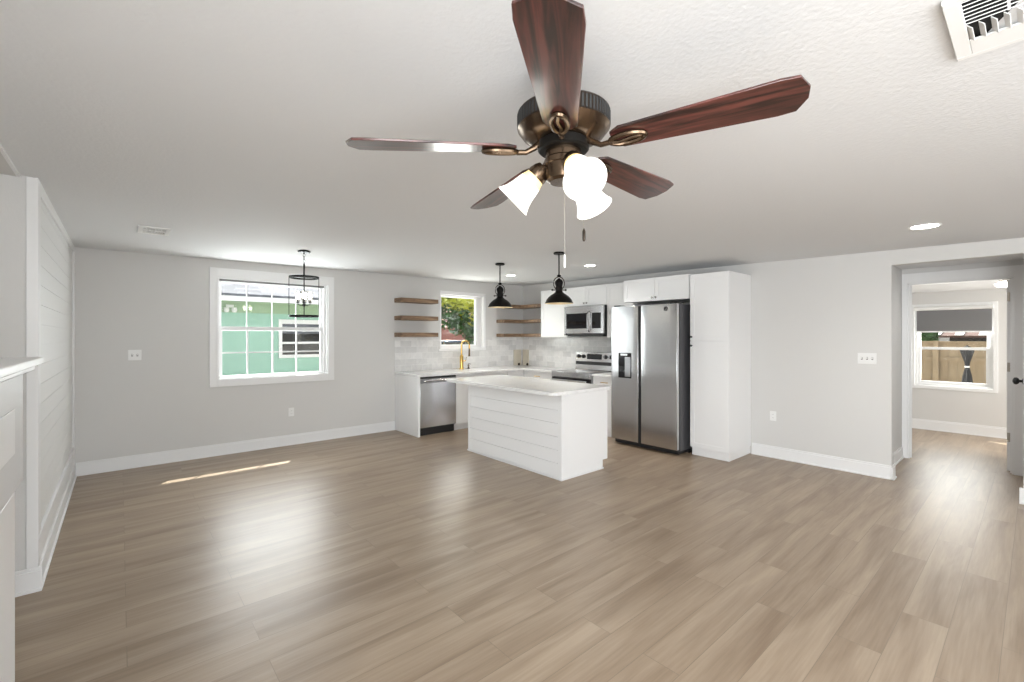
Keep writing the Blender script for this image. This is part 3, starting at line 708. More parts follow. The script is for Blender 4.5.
# island
ix0, ix1, iy0, iy1 = 3.475, 4.24, 3.23, 4.90
isl = thing('kitchen_island', 'white shiplap kitchen island in the middle of the kitchen', 'kitchen island', ((ix0 + ix1) / 2, 4.06, 0))
MB().box(ix0 + .014, ix1, iy0 + .014, iy1, .10, .893).box(ix0 + .014, 4.155, iy0 + .014, iy1, 0, .10).build('body', M['cab'], isl)
m = MB(); z = .03
while z < .88:
    z1 = min(z + .137, .893); m.box(ix0, ix0 + .013, iy0 + .05, iy1 - .04, z + .001, z1 - .003); z += .14
m.box(ix0 + .0105, ix0 + .0139, iy0 + .02, iy1, .02, .893)
m.build('shiplap_panel', M['cab'], isl, .001)
MB().box(ix0 - .004, ix0 + .014, iy0 - .002, iy0 + .05, 0, .893).build('corner_board', M['cab'], isl, .001)
MB().box(ix0 - .004, ix0 + .014, iy1 - .04, iy1 + .002, 0, .893).build('corner_board', M['cab'], isl, .001)
MB().box(ix0 - .003, ix1, iy0, iy0 + .014, .10, .893).box(ix0 - .003, 4.155, iy0, iy0 + .014, 0, .10).build('end_panel', M['cab'], isl, .001)
MB().box(ix0 - .014, ix0 - .003, iy0 - .011, iy1 + .01, 0, .018).box(ix0 - .003, 4.16, iy0 - .011, iy0, 0, .018).build('shoe_molding', M['trim'], isl, .003)
for i in range(3):
    a = iy0 + .02 + (iy1 - iy0 - .02) * i / 3; b = iy0 + .02 + (iy1 - iy0 - .02) * (i + 1) / 3
    d = shaker('door', isl, 'x', ix1 + .019, a, b, .105, .885, sgn=1); knob(d, 'x', (ix1 + .019, a + .03, .8), sgn=1)
def rrect(x0, x1, y0, y1, r, n=6):
    out = []
    for cx_, cy_, a0 in ((x1 - r, y1 - r, 0), (x0 + r, y1 - r, 90), (x0 + r, y0 + r, 180), (x1 - r, y0 + r, 270)):
        for k in range(n + 1): a = R(a0 + 90 * k / n); out.append((cx_ + r * math.cos(a), cy_ + r * math.sin(a)))
    return out
m = MB(); m.prism(rrect(3.305, 4.30, 3.195, 5.22, .07), lambda x, y: (x, y, .894), lambda x, y: (x, y, CT))
o = m.build('island_worktop', M['quartz'], None, .003); tag(o, 'white veined quartz worktop overhanging the kitchen island', 'worktop')

# ================================================================ FIREPLACE MANTEL (left foreground)
fp = thing('fireplace_mantel', 'white painted fireplace mantel at the left edge of the room', 'fireplace mantel', (-.45, 1.7, 0))
MB().box(XF, -.250, .55, 2.82, 1.383, 1.412).build('mantel_shelf', M['trim'], fp, .004)
MB().box(XF, -.272, .60, 2.775, 1.358, 1.383).build('bed_molding', M['trim'], fp, .006)
MB().box(XF, -.30, .66, 2.715, .915, 1.358).build('frieze', M['mantel'], fp, .002)
MB().box(-.301, -.296, .95, 2.50, 1.062, 1.230).build('frieze_panel', M['trim'], fp, .003)
MB().box(XF, -.30, 2.22, 2.53, .0, .915).build('leg', M['trim'], fp, .003)
MB().box(XF, -.30, .78, 1.09, .0, .915).build('leg', M['trim'], fp, .003)
MB().box(XF + .0, XF + .02, 1.09, 2.22, 0, .915).build('firebox_back', M['blackm'], fp)

# ================================================================ LIGHTS AND CEILING FITTINGS
# ceiling fan
HX0, HY0, BZ = 1.133, 1.046, 2.130
TILT = Matrix.Rotation(math.hypot(.0198, .0335), 3, Vector((-.0335, -.0198, 0)).normalized())
def fp_(x, y, z): return (HX0 + x, HY0 + y, z)
czf = cz(HX0, HY0)
fan = thing('ceiling_fan', 'bronze ceiling fan with five dark wood blades and three lit glass shades', 'ceiling fan', (HX0, HY0, BZ))
m = MB(); m.lathe([(0, 0), (.085, 0), (.115, .008), (.138, .022), (.150, .038), (.155, .044), (.155, .094), (.150, .10), (.13, .108), (.09, .125), (.05, .135), (.05, czf - 2.155)], fp_(0, 0, 2.155), 48)
for i, f_ in enumerate(m.bm.faces): f_.material_index = 1 if 48 * 5 <= i < 48 * 7 else 0
m.build('motor_housing', [M['bronze'], M['bronzed']], fan)
m = MB()
for k in range(72):
    a = 2 * PI * k / 72; c, s = math.cos(a), math.sin(a); rot = Matrix.Rotation(a, 3, 'Z')
    m.box(.152, .1562, -.0035, .0035, 2.155 + .049, 2.155 + .089)
    vs = list(m.bm.verts)[-8:]
    for v in vs: v.co = rot @ v.co + Vector((HX0, HY0, 0))
m.build('cooling_slots', M['gap'], fan)
m = MB(); m.lathe([(0, 0), (.080, 0), (.086, .006), (.086, .03), (.08, .034), (0, .034)], fp_(0, 0, 2.124), 40); m.build('flywheel', M['black'], fan)
m = MB(); m.lathe([(0, 0), (.045, 0), (.056, .008), (.06, .02), (.06, .055), (.064, .058), (.064, .075), (.060, .08), (.060, .125), (.05, .135), (0, .135)], fp_(0, 0, 2.020), 36); m.build('switch_housing', M['bronze'], fan)
PH = 148.1
def mkblade(k):
    a = R(PH + 72 * k); rz = TILT @ Matrix.Rotation(a, 3, 'Z'); pit = Matrix.Rotation(R(-12), 3, 'X')
    def X(p): return rz @ (pit @ Vector(p)) + Vector((HX0, HY0, BZ))
    r0, r1 = .165, .70; wr_, wt_ = .052, .075
    out = [(r0, -wr_ + .02), (r0 + .03, -wr_), (r1 - .07, -wt_), (r1 - .025, -wt_ * .93), (r1, -wt_ * .30), (r1, wt_ * .30), (r1 - .025, wt_ * .93), (r1 - .07, wt_), (r0 + .03, wr_), (r0, wr_ - .02)]
    mb = MB(); mb.prism(out, lambda x, y: (x, y, -.004), lambda x, y: (x, y, .004))
    o = mb.build('blade', M['blade_wood'], fan, .0015)
    # put mesh into blade-local frame so the grain follows the blade
    cen = Vector(o.location) + wloc(fan)
    o.matrix_basis = Matrix.Translation(X((cen.x, cen.y, cen.z)) - wloc(fan)) @ (rz @ pit).to_4x4()
    # blade iron: arm plus oval loop plate under the blade
    mb = MB()
    loop = [(.215 + .055 * math.cos(t_), .024 * math.sin(t_), -.011) for t_ in [2 * PI * i / 28 for i in range(28)]]
    mb.tube([X(p) for p in loop], .0085, 8, closed=True)
    mb.tube([X((.160, 0, -.012)), X((.19, .006, -.014)), X((.23, -.004, -.014)), X((.268, 0, -.011))], .006, 8)
    mb.tube([rz @ Vector((.07, 0, .030)) + Vector((HX0, HY0, BZ)), rz @ Vector((.10, 0, .004)) + Vector((HX0, HY0, BZ)), rz @ Vector((.13, 0, -.012)) + Vector((HX0, HY0, BZ)), X((.160, 0, -.012))], [.012, .010, .0085, .009], 10)
    mb.build('blade_iron', M['bronze'], o) if False else None
    i_ = mb.build('blade_iron', M['bronze'], fan)
    return o
for k in range(5): mkblade(k)
def pv(x): return Vector(x)
for k in range(3):
    a = R(124 + 120 * k); d = Vector((math.cos(a), math.sin(a), 0)); base_ = Vector((HX0, HY0, 2.07))
    ax = (d * .80 + Vector((0, 0, -1)) * .75).normalized()
    m = MB(); m.tube([base_ + d * .04, base_ + d * .055 + Vector((0, 0, .008)), base_ + d * .075 + Vector((0, 0, -.003))], [.012, .012, .014], 12)
    neck = base_ + d * .072
    m.lathe([(0, -.012), (.024, -.010), (.032, .004), (.036, .022), (.036, .034), (.033, .034), (.03, .02), (0, .015)], neck, 28, ax); m.build('light_arm', M['bronze'], fan)
    SS = 1.04
    prof = [(.031, .024), (.034, .040), (.039, .055), (.043, .075), (.046, .095), (.052, .115), (.062, .135), (.066, .140), (.062, .139), (.050, .118), (.043, .095), (.039, .07), (.034, .05), (.028, .026)]
    prof = [(q_[0] * SS, q_[1] * SS) for q_ in prof]
    m = MB(); m.lathe(prof, neck, 36, ax)
    fs = m.bm.faces
    for f_ in fs:
        h = (f_.calc_center_median() - neck).dot(ax); f_.material_index = 1 if h < .064 else 0
    sh = m.build('lamp_shade', [M['shadeglass'], M['shadeneck']], fan)
    m = MB(); m.lathe([(0, .02), (.014, .02), (.016, .05), (.028, .08), (.030, .10), (.022, .12), (0, .127)], neck, 24, ax); m.build('bulb', M['bulb'], sh)
# pull chains
m = MB(); m.tube([fp_(.002, -.002, 2.03), fp_(.003, -.003, 1.785)], .0009, 6); ch = m.build('pull_chain', M['hinge'], fan)
m = MB(); m.tube([fp_(.003, -.003, 1.778), fp_(.003, -.003, 1.768), fp_(.003, -.003, 1.738), fp_(.003, -.003, 1.732)], [.0015, .0035, .0035, .0015], 10); m.build('pull_fob', M['plastic'], ch)
m = MB(); m.tube([fp_(.050, -.040, 2.06), fp_(.053, -.045, 1.865)], .0009, 6); ch = m.build('pull_chain', M['hinge'], fan)
m = MB(); m.tube([fp_(.053, -.045, 1.865), fp_(.053, -.045, 1.855), fp_(.053, -.045, 1.828), fp_(.053, -.045, 1.822)], [.002, .0055, .0055, .003], 10); m.build('pull_fob', M['bronzed'], ch)

# island pendants
def pendant(x, y, label, zb):
    zc = cz(x, y); p = thing('pendant_light', label, 'pendant light', (x, y, zb), 'black barn pendants over the island')
    MB().lathe([(0, 0), (.058, 0), (.062, .006), (.062, .016), (.055, .024), (0, .024)], (x, y, zc - .022), 28).build('canopy', M['black'], p)
    MB().tube([(x, y, zc - .015), (x, y, zb + .31)], .0075, 12).build('rod', M['black'], p)
    MB().lathe([(0, 0), (.012, 0), (.024, .008), (.024, .016), (.012, .024), (0, .024)], (x, y, zb + .30), 20).build('collar', M['black'], p)
    m = MB()
    for s in (-1, 1):
        pts = [(x, y, zb + .305)] 
        for k in range(0, 9):
            a = PI / 2 - PI * k / 8 * .95; pts.append((x + s * .757 * .062 * math.cos(a), y - s * .654 * .062 * math.cos(a), zb + .225 + .075 * math.sin(a)))
        m.tube(pts, .0055, 8)
        q = Vector((x + s * .757 * .05, y - s * .654 * .05, zb + .152)); dq = Vector((s * .757, -s * .654, 0))
        m.tube([q - dq * .03, q + dq * .022], .006, 8); m.lathe([(0, 0), (.011, 0), (.013, .006), (.008, .014), (0, .016)], q + dq * .02, 12, dq)
    m.build('yoke', M['bronzed'], p)
    prof = [(0, .285), (.014, .284), (.020, .272), (.036, .262), (.046, .245), (.048, .225), (.040, .205), (.036, .19), (.040, .184), (.040, .155), (.037, .145), (.044, .128), (.062, .112), (.092, .094), (.120, .070), (.142, .042), (.152, .016), (.163, .0), (.158, .0), (.146, .016), (.136, .042), (.114, .067), (.086, .088), (.056, .105), (.030, .12), (0, .125)]
    m = MB(); m.lathe(prof, (x, y, zb), 44)
    ring = [f for f in m.bm.faces]
    inner = prof[18:]
    for f_ in ring:
        c = f_.calc_center_median(); rr = math.hypot(c.x - x, c.y - y); h = c.z - zb
        if f_.normal.z == 0: pass
    # inner faces are the last (len(prof)-1-17)*n faces made
    n = 44; allf = list(m.bm.faces); cut = n * 17
    for i, f_ in enumerate(allf): f_.material_index = 1 if i >= cut else 0
    s_ = m.build('lamp_shade', [M['black'], M['brass']], p, sharp=50)
    MB().lathe([(0, .12), (.012, .12), (.014, .10), (.026, .08), (.028, .06), (.018, .04), (0, .035)], (x, y, zb), 20).build('bulb', M['bulb'], p)
pendant(3.80, 4.64, 'black barn pendant hanging nearer the sink window', 1.885)
pendant(3.747, 3.526, 'black barn pendant hanging nearer the refrigerator', 1.872)

# lantern chandelier over the dining spot
lx, ly = 1.565, 5.38; zc = cz(lx, ly)
lt = thing('lantern_chandelier', 'black open cylinder lantern with lit candle bulbs in front of the dining window', 'chandelier', (lx, ly, 1.74))
MB().lathe([(0, 0), (.062, 0), (.066, .005), (.066, .014), (.05, .022), (0, .022)], (lx, ly, zc - .02), 28).build('canopy', M['black'], lt)
m = MB(); rdir = Vector((.757, -.654, 0))
for i, (zz, flip) in enumerate(((zc - .05, 0), (zc - .082, 1), (zc - .114, 0))):
    d_ = rdir if not flip else Vector((.654, .757, 0))
    m.tube([Vector((lx, ly, zz)) + d_ * .011 * math.cos(a) + Vector((0, 0, .020 * math.sin(a))) for a in [2 * PI * k / 14 for k in range(14)]], .0028, 6, closed=True)
m.tube([(lx, ly, zc - .02), (lx, ly, zc - .035)], .006, 8)
m.build('chain', M['black'], lt)
MB().lathe([(0, 0), (.009, 0), (.009, .15), (.005, .16), (0, .16)], (lx, ly, 2.165), 14).build('stem', M['black'], lt)
m = MB()
for zz in (2.152, 1.718):
    m.lathe([(.149, 0), (.156, 0), (.156, .020), (.149, .020)], (lx, ly, zz), 44, closed=True)
m.box(lx - .152, lx + .152, ly - .005, ly + .005, 2.160, 2.170, Matrix.Rotation(R(-16.2), 3, 'Z'), (lx, ly, 0)); m.box(lx - .005, lx + .005, ly - .152, ly + .152, 2.160, 2.170, Matrix.Rotation(R(-16.2), 3, 'Z'), (lx, ly, 0))
for k in range(4):
    a = R(-16.2 + 90 * k); rot = Matrix.Rotation(a, 3, 'Z')
    m.box(lx + .149, lx + .156, ly - .005, ly + .005, 1.718, 2.172, rot, (lx, ly, 0))
m.build('cage', M['black'], lt, sharp=50)
m = MB(); m.tube([(lx, ly, 2.195), (lx, ly, 1.855)], .0065, 10); m.lathe([(0, -.02), (.01, -.012), (.018, 0), (.018, .012), (.008, .02), (0, .02)], (lx, ly, 1.85), 16)
cs_ = []
for k in range(4):
    a = R(-20 + 90 * k); d_ = Vector((math.cos(a), math.sin(a), 0)); c_ = Vector((lx, ly, 0)) + d_ * .062; cs_.append(c_)
    m.tube([Vector((lx, ly, 1.855)), Vector((lx, ly, 1.845)) + d_ * .03, Vector((c_.x, c_.y, 1.858)), Vector((c_.x, c_.y, 1.88))], .004, 8)
    m.lathe([(0, 0), (.018, 0), (.02, .006), (.009, .008), (.009, .045), (0, .045)], (c_.x, c_.y, 1.875), 14)
m.build('candle_arms', M['black'], lt)
for c_ in cs_:
    m = MB(); m.lathe([(.021, 0), (.028, .04), (.031, .09), (.033, .125), (.032, .125), (.030, .09), (.027, .04), (.020, .002)], (c_.x, c_.y, 1.884), 18, closed=True); m.build('glass_cup', M['cglass'], lt)
    m = MB(); m.lathe([(0, 0), (.010, 0), (.016, .02), (.018, .04), (.013, .062), (.004, .082), (0, .084)], (c_.x, c_.y, 1.92), 16); m.build('bulb', M['bulb'], lt)

# recessed downlights
def downlight(x, y, label, r=.085, z=None, power=9):
    z = cz(x, y) if z is None else z
    d = thing('recessed_light', label, 'ceiling light', (x, y, z), 'round recessed ceiling lights')
    MB().lathe([(r * .82, -.001), (r, -.001), (r, -.005), (r * .97, -.008), (r * .82, -.005)], (x, y, z), 36, closed=True).build('trim_ring', M['plastic'], d)
    MB().lathe([(0, -.0015), (r * .83, -.0015), (r * .83, -.005), (0, -.006)], (x, y, z), 36).build('diffuser', M['downlight'], d)
    l = bpy.data.lights.new('downlight_lamp', 'SPOT'); l.energy = power; l.spot_size = R(150); l.spot_blend = 1; l.color = (1, .96, .9); l.shadow_soft_size = .07
    o = bpy.data.objects.new('downlight_lamp', l); C.objects.link(o); o.location = (x, y, z - .02); 
downlight(4.97, .60, 'round lit recessed light near the hall opening', .105, power=20)
downlight(4.757, 5.53, 'round lit recessed light between the left pendant and the back wall', power=30)
downlight(4.791, 3.938, 'round lit recessed light in front of the upper cabinets', power=30)
hl = bpy.data.lights.new('hall_fill_added', 'SPOT'); hl.energy = 7; hl.spot_size = R(150); hl.spot_blend = 1; hl.shadow_soft_size = .07
o = bpy.data.objects.new('hall_fill_added', hl); C.objects.link(o); o.location = (6.75, .62, 2.31)  # bare spot added to brighten the hall, without a fixture
# flush light in the far room
fl_ = thing('flush_ceiling_light', 'small lit flush light on the far room ceiling', 'ceiling light', (8.25, .26, FZ))
MB().lathe([(0, 0), (.05, 0), (.05, -.03), (.035, -.04), (0, -.04)], (8.25, .26, FZ - .001), 24).build('base', M['hinge'], fl_)
MB().lathe([(0, -.105), (.05, -.10), (.085, -.075), (.085, -.055), (.04, -.04), (0, -.04)], (8.25, .26, FZ), 28).build('globe', M['downlight'], fl_)

# small ceiling vent
def vent(name, label, x0, x1, y0, y1, z, th=.008, nsl=7, along='y', rim=.03):
    v = thing(name, label, 'air vent', ((x0 + x1) / 2, (y0 + y1) / 2, z))
    m = MB(); m.box(x0, x0 + rim, y0, y1, z - th, z).box(x1 - rim, x1, y0, y1, z - th, z).box(x0 + rim, x1 - rim, y0, y0 + rim, z - th, z).box(x0 + rim, x1 - rim, y1 - rim, y1, z - th, z)
    m.build('frame', M['plastic'], v, .002)
    MB().box(x0 + rim, x1 - rim, y0 + rim, y1 - rim, z - .0005, z + .001).build('duct_opening', M['duct'], v)
    return v
vz = cz(.22, 5.2) - .001
v1 = vent('ceiling_vent', 'small white ceiling vent near the left end of the back wall', .12, .345, 5.0, 5.33, vz + .002, .012, rim=.035)
m = MB()
for i in range(8):
    x = .14 + .165 * (i + .5) / 8; m.box(x - .006, x + .006, 5.035, 5.295, vz - .008, vz - .006, Matrix.Rotation(R(35), 3, 'Y'), (x, 5.1, vz - .007))
m.box(.135, .31, 5.155, 5.17, vz - .010, vz - .004)
m.build('louvers', M['plastic'], v1)
# big ceiling register, upper right
gx0, gx1, gy0_, gy1_ = 1.68, 2.06, -.26, .17; gz = cz(1.87, -.05) - .0005
v2 = vent('ceiling_register', 'large white louvered air register at the top right of the ceiling', gx0, gx1, gy0_, gy1_, gz + .002, .014, rim=.022)
m = MB(); yi0, yi1 = gy0_ + .034, gy1_ - .034
m.box(gx0 + .02, gx1 - .02, gy1_ - .036, gy1_ - .018, gz - .012, gz - .006).box(gx0 + .02, gx1 - .02, gy0_ + .018, gy0_ + .036, gz - .012, gz - .006); m.box(gx0 + .262, gx1 - .02, gy0_ + .036, gy1_ - .036, gz - .012, gz - .006)
m.build('face_plate', M['plastic'], v2, .002)
m = MB()
for i in range(7):
    x = gx0 + .032 + i * .021; m.box(x - .0065, x + .0065, yi0, yi1, gz - .009, gz - .007, Matrix.Rotation(R(-30), 3, 'Y'), (x, 0, gz - .008))
for y in (-.14, -.045, .05): m.box(gx0 + .022, gx0 + .165, y - .003, y + .003, gz - .009, gz - .004)
m.build('long_louvers', M['plastic'], v2)
m = MB()
for i in range(15):
    y = yi0 + .012 + i * (yi1 - yi0 - .02) / 14
    m.box(gx0 + .178, gx0 + .264, y - .009, y + .009, gz - .010, gz - .008, Matrix.Rotation(R(48), 3, 'X'), (0, y, gz - .009))
m.build('short_louvers', M['plastic'], v2)

# ---- outlets and switches
def plate(name, label, cat, axis, p, w, h, kinds):
    x, y, z = p; t_ = thing(name, label, cat, p)
    if axis == 'y': MB().box(x - w / 2, x + w / 2, y - .006, y - .0005, z - h / 2, z + h / 2).build('cover_plate', M['plastic'], t_, .002)
    else: MB().box(x - .006, x - .0005, y - w / 2, y + w / 2, z - h / 2, z + h / 2).build('cover_plate', M['plastic'], t_, .002)
    n = len(kinds)
    for i, k in enumerate(kinds):
        o = (i - (n - 1) / 2) * .046
        if k == 's': parts = [('toggle_slot', -.014, .014, .006, .0068, M['rod']), ('toggle', -.004, .012, .0068, .019, M['plastic'])]
        else: parts = [('socket', -.0345, -.0065, .006, .0085, M['plastic']), ('socket', .0065, .0345, .006, .0085, M['plastic'])]
        for nm, a, b, c, d, mm in parts:
            hw = (.0075 if nm == 'toggle_slot' else .005) if k == 's' else .014
            q = MB()
            if axis == 'y': q.box(x + o - hw, x + o + hw, y - d, y - c, z + a, z + b)
            else: q.box(x - d, x - c, y + o - hw, y + o + hw, z + a, z + b)
            s_ = q.build(nm, mm, t_, .001)
            if k == 'o':
                q = MB()
                for e_ in (-.006, .006):
                    if axis == 'y': q.box(x + o + e_ - .001, x + o + e_ + .001, y - d - .0006, y - d, z + (a + b) / 2 - .004, z + (a + b) / 2 + .005)
                    else: q.box(x - d - .0006, x - d, y + o + e_ - .001, y + o + e_ + .001, z + (a + b) / 2 - .004, z + (a + b) / 2 + .005)
                q.build('slots', M['slot'], s_)
plate('light_switch', 'white double switch plate on the back wall left of the dining window', 'light switch', 'y', (.13, YB, 1.287), .118, .118, 'ss')
plate('wall_outlet', 'white outlet low on the back wall below the dining window', 'outlet', 'y', (1.795, YB, .455), .072, .117, 'o')
plate('wall_outlet', 'white outlet low on the right wall beside the pantry', 'outlet', 'x', (XR, 2.14, .515), .072, .117, 'o')
plate('light_switch', 'white triple switch plate on the right wall beside the hall opening', 'light switch', 'x', (XR, 1.205, 1.262), .165, .118, 'sss')

# ================================================================ OUTSIDE
gd = MB(); gd.box(-30, 60, YB + .12, 70, -.35, -.25).box(10.0, 60, -40, YB + .12, -.35, -.25)
struct('ground', gd, M['gravel'])
# unseen slab added above the dining window to trim the sun strip
pr = MB(); pr.box(-1.5, 8.0, YB + .12, 7.915, 2.42, 2.50); struct('sun_trim_slab', pr, M['trim'])
# neighbour house
nb = thing('neighbor_house', 'mint green house with a grey shingle roof seen through the dining window', 'house', (3, 13, -.25))
NY = 11.0
m = MB(); m.box(-4, 5.2, NY, NY + 6, -.25, 2.30); m.build('walls', M['mint'], nb)
m = MB()
for z in (.72, .30): m.box(-4, 5.2, NY - .02, NY, z, z + .03)
m.build('siding_band', M['mint'], nb)
MB().box(-4, 5.2, NY - .03, NY, 2.0, 2.23).build('reflected_light_strip', M['limegreen'], nb)  # green strip paints yellowish reflected light on the wall top
m = MB(); m.box(-4.3, 5.5, NY - .50, NY, 2.23, 2.25); m.build('soffit', M['limegreen'], nb)
m = MB(); m.box(-4.3, 5.5, NY - .53, NY - .50, 2.21, 2.31); m.build('fascia', M['vinyl'], nb)
m = MB(); m.hexa([(-4.3, NY - .53, 2.31), (5.5, NY - .53, 2.31), (5.5, NY + 6, 4.6), (-4.3, NY + 6, 4.6), (-4.3, NY - .53, 2.36), (5.5, NY - .53, 2.36), (5.5, NY + 6, 4.65), (-4.3, NY + 6, 4.65)]); m.build('roof', M['shingle'], nb)
f = MB(); frame(f, 'y', NY - .05, NY + .01, 2.66, 3.95, 1.02, 1.88, .07, .10, .07); f.box(2.7, 3.9, NY - .04, NY, 1.33, 1.38); nw = f.build('window', M['vinyl'], nb, .004)
f = MB(); f.box(2.72, 3.90, NY - .02, NY - .005, 1.08, 1.56); f.build('pane', M['bglass'], nw)
f = MB(); f.box(2.72, 3.90, NY - .03, NY - .006, 1.56, 1.80); f.build('upper_pane', M['shingle'], nw)
fl2 = MB(); fl2.box(1.66, 1.80, NY - .05, NY, 2.10, 2.16).build('floodlight', M['vinyl'], nb)
for x in (1.66, 1.80):
    MB().lathe([(0, 0), (.04, 0), (.052, .03), (.05, .07), (.035, .10), (0, .105)], (x, NY - .10, 2.10), 16, (0, 0, -1)).build('floodlight_head', M['vinyl'], nb)
# tree beyond the sink window
random.seed(4)
def leaves(mb, cx_, cy_, cz_, rx, ry, rz, n, size):
    for _ in range(n):
        while True:
            p = Vector((random.uniform(-1, 1), random.uniform(-1, 1), random.uniform(-1, 1)))
            if p.length < 1: break
        c = Vector((cx_ + p.x * rx, cy_ + p.y * ry, cz_ + p.z * rz))
        u = Vector((random.gauss(0, 1), random.gauss(0, 1), random.gauss(0, 1))).normalized(); v = u.orthogonal().normalized(); s_ = size * random.uniform(.6, 1.3)
        w_ = u.cross(v) * s_ * .12
        f_ = mb.bm.faces.new([mb.bm.verts.new(q) for q in (c - u * s_, c - v * s_ * .45 + w_, c + u * s_, c + v * s_ * .45 + w_)])
        f_.material_index = mb.mi
def tree(name, label, x, y, h, clumps, mats, size=.11):
    t_ = thing(name, label, 'tree', (x, y, -.25))
    m = MB(); m.tube([(x, y, -.25), (x + .1, y, h * .35), (x - .05, y + .05, h * .7), (x, y, h)], [.16, .12, .08, .03], 10)
    for cx_, cy_, cz_, *_ in clumps: m.tube([(x, y, h * .5), ((x + cx_) / 2, (y + cy_) / 2, (h * .5 + cz_) / 2 + .1), (cx_, cy_, cz_)], [.06, .04, .015], 8)
    m.build('trunk', M['bark'], t_)
    m = MB()
    for cx_, cy_, cz_, rx, rz, n, mi in clumps: m.mi = mi; leaves(m, cx_, cy_, cz_, rx, rx, rz, n, size)
    m.build('foliage', mats, t_)
tree('tree', 'tree with green and yellow leaves outside the sink window', 8.6, 12.2, 3.0,
     [(7.4, 11.6, 2.3, .8, .55, 700, 0), (8.3, 11.7, 1.95, .7, .5, 650, 0), (8.6, 11.6, 1.5, .45, .35, 260, 0), (7.5, 12.2, 2.9, 1.0, .5, 700, 1), (8.8, 12.0, 2.7, .9, .6, 700, 1), (8.3, 11.3, 2.2, .6, .4, 200, 1), (9.3, 12.1, 2.1, .5, .5, 300, 1), (8.2, 12.6, 3.3, 1.6, .6, 700, 1), (7.4, 11.0, 2.55, .6, .28, 420, 1), (8.1, 11.0, 2.5, .5, .3, 380, 1)], [M['leaf'], M['leafy']])
# street beyond: brick house, parked car
bh = thing('brick_house', 'pinkish brick house far beyond the sink window', 'house', (15, 24, -.25))
MB().box(10, 21, 24, 30, -.25, 2.1).build('walls', M['brick'], bh)
m = MB(); m.hexa([(9.5, 23.4, 2.05), (21.5, 23.4, 2.05), (21.5, 30.5, 2.05), (9.5, 30.5, 2.05), (10.5, 26.5, 3.6), (20.5, 26.5, 3.6), (20.5, 27.5, 3.6), (10.5, 27.5, 3.6)]); m.build('roof', M['brick'], bh)
cr = thing('parked_car', 'dark blue car parked outside the sink window', 'car', (10.5, 15.8, -.25))
pts = [(-2.2, .3), (-2.25, .85), (-1.5, 1.05), (-.9, 1.58), (.7, 1.60), (1.4, 1.1), (2.1, .98), (2.25, .6), (2.2, .3)]
dcar = Vector((.8, -.6, 0)); ncar = Vector((.6, .8, 0)); cc = Vector((10.3, 15.5, -.25))
MB().prism(pts, lambda u, v: cc + dcar * u + Vector((0, 0, v)) - ncar * .85, lambda u, v: cc + dcar * u + Vector((0, 0, v)) + ncar * .85).build('body', M['carblue'], cr, .05)
MB().prism([(-1.25, 1.1), (-.82, 1.50), (.62, 1.52), (1.15, 1.1)], lambda u, v: cc + dcar * u + Vector((0, 0, v)) - ncar * .86, lambda u, v: cc + dcar * u + Vector((0, 0, v)) + ncar * .86).build('side_windows', M['bglass'], cr)
for u in (-1.4, 1.4):
    for s in (-.8, .8):
        MB().lathe([(0, -.1), (.2, -.1), (.32, -.09), (.33, .09), (.2, .1), (0, .1)], cc + dcar * u + ncar * s + Vector((0, 0, .33)), 24, ncar).build('wheel', M['blackm'], cr)

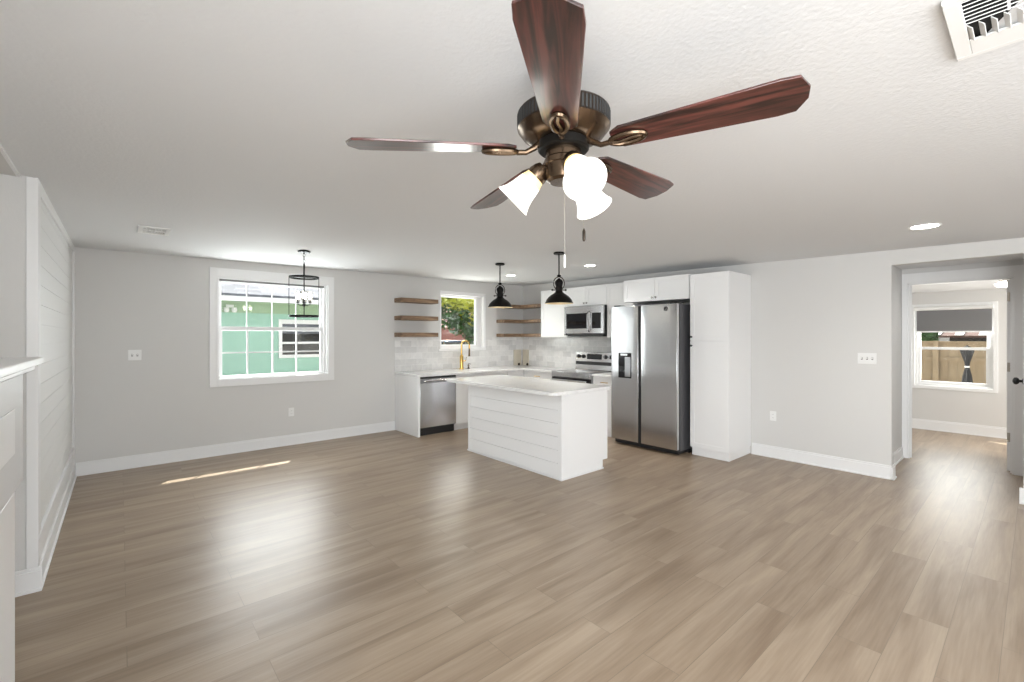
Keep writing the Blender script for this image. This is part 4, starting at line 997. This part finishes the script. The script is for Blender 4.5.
# far room outside: fence, shed, umbrella, shrub
fe = thing('wooden_fence', 'tan board fence seen through the far room window', 'fence', (14.5, 1.5, -.25))
m = MB(); y = -2.0
while y < 6: m.box(14.5, 14.52, y + .001, y + .144, -.25, 1.36); y += .145
m.build('boards', M['fence'], fe)
m = MB()
for z in (.1, .93): m.box(14.46, 14.5, -2, 6, z, z + .09)
m.build('rails', M['fence'], fe)
for y in (-.6, 1.55, 3.7): MB().box(14.38, 14.48, y - .05, y + .05, -.25, 1.40).build('post', M['fence'], fe)
MB().box(14.45, 14.56, -2, 6, 1.36, 1.39).build('cap_rail', M['fence'], fe)
um = thing('closed_patio_umbrella', 'dark grey closed patio umbrella in front of the wooden fence', 'umbrella', (12.6, .98, -.25))
ux, uy = 12.6, .90
MB().tube([(ux, uy, -.25), (ux, uy, 1.33)], .012, 10).build('pole', M['blackm'], um)
m = MB(); n = 28; prof = [(.09, .25), (.085, .45), (.06, .72), (.026, .90), (.038, 1.0), (.072, 1.14), (.098, 1.25), (.06, 1.28), (.02, 1.31)]
rings = []
for r_, z in prof: rings.append([m.bm.verts.new((ux + r_ * (1 + .25 * math.cos(6 * t_)) * math.cos(t_), uy + r_ * (1 + .25 * math.cos(6 * t_)) * math.sin(t_), z)) for t_ in [2 * PI * k / n for k in range(n)]])
for A, B in zip(rings, rings[1:]):
    for k in range(n): m.bm.faces.new((A[k], A[(k + 1) % n], B[(k + 1) % n], B[k]))
m.build('canopy', M['umb'], um, smooth=True)
MB().lathe([(.026, 0), (.036, 0), (.036, .03), (.026, .03)], (ux, uy, .89), 20, closed=True).build('tie_strap', M['plastic'], um)
MB().lathe([(0, 0), (.22, 0), (.22, .04), (.05, .08), (.03, .25), (0, .25)], (ux, uy, -.25), 24).build('stand', M['blackm'], um)
shd = thing('garden_shed', 'low shed with a rusty red roof beyond the wooden fence', 'shed', (18, 0, -.25))
MB().box(17.5, 20, -2.5, 1.6, -.25, 1.50).build('walls', M['blackm'], shd)
MB().hexa([(16.6, -2.8, 1.47), (20.3, -2.8, 1.6), (20.3, 1.95, 1.6), (16.6, 1.95, 1.47), (16.6, -2.8, 1.52), (20.3, -2.8, 2.1), (20.3, 1.95, 2.1), (16.6, 1.95, 1.52)]).build('roof', M['rust'], shd)
m = MB()
for i in range(11): y = -2.7 + i * .44; m.hexa([(16.6, y, 1.525), (20.3, y, 2.105), (20.3, y + .16, 2.105), (16.6, y + .16, 1.525), (16.6, y, 1.545), (20.3, y, 2.125), (20.3, y + .16, 2.125), (16.6, y + .16, 1.545)])
m.build('roof_ribs', M['vinyl'], shd)
tree('shrub', 'leafy green shrub beyond the left part of the fence', 15.6, 2.1, 1.4, [(15.6, 2.05, 1.55, .42, .45, 900, 0), (15.6, 2.7, 1.5, .5, .4, 500, 0)], [M['leaf'], M['leafy']], .1)
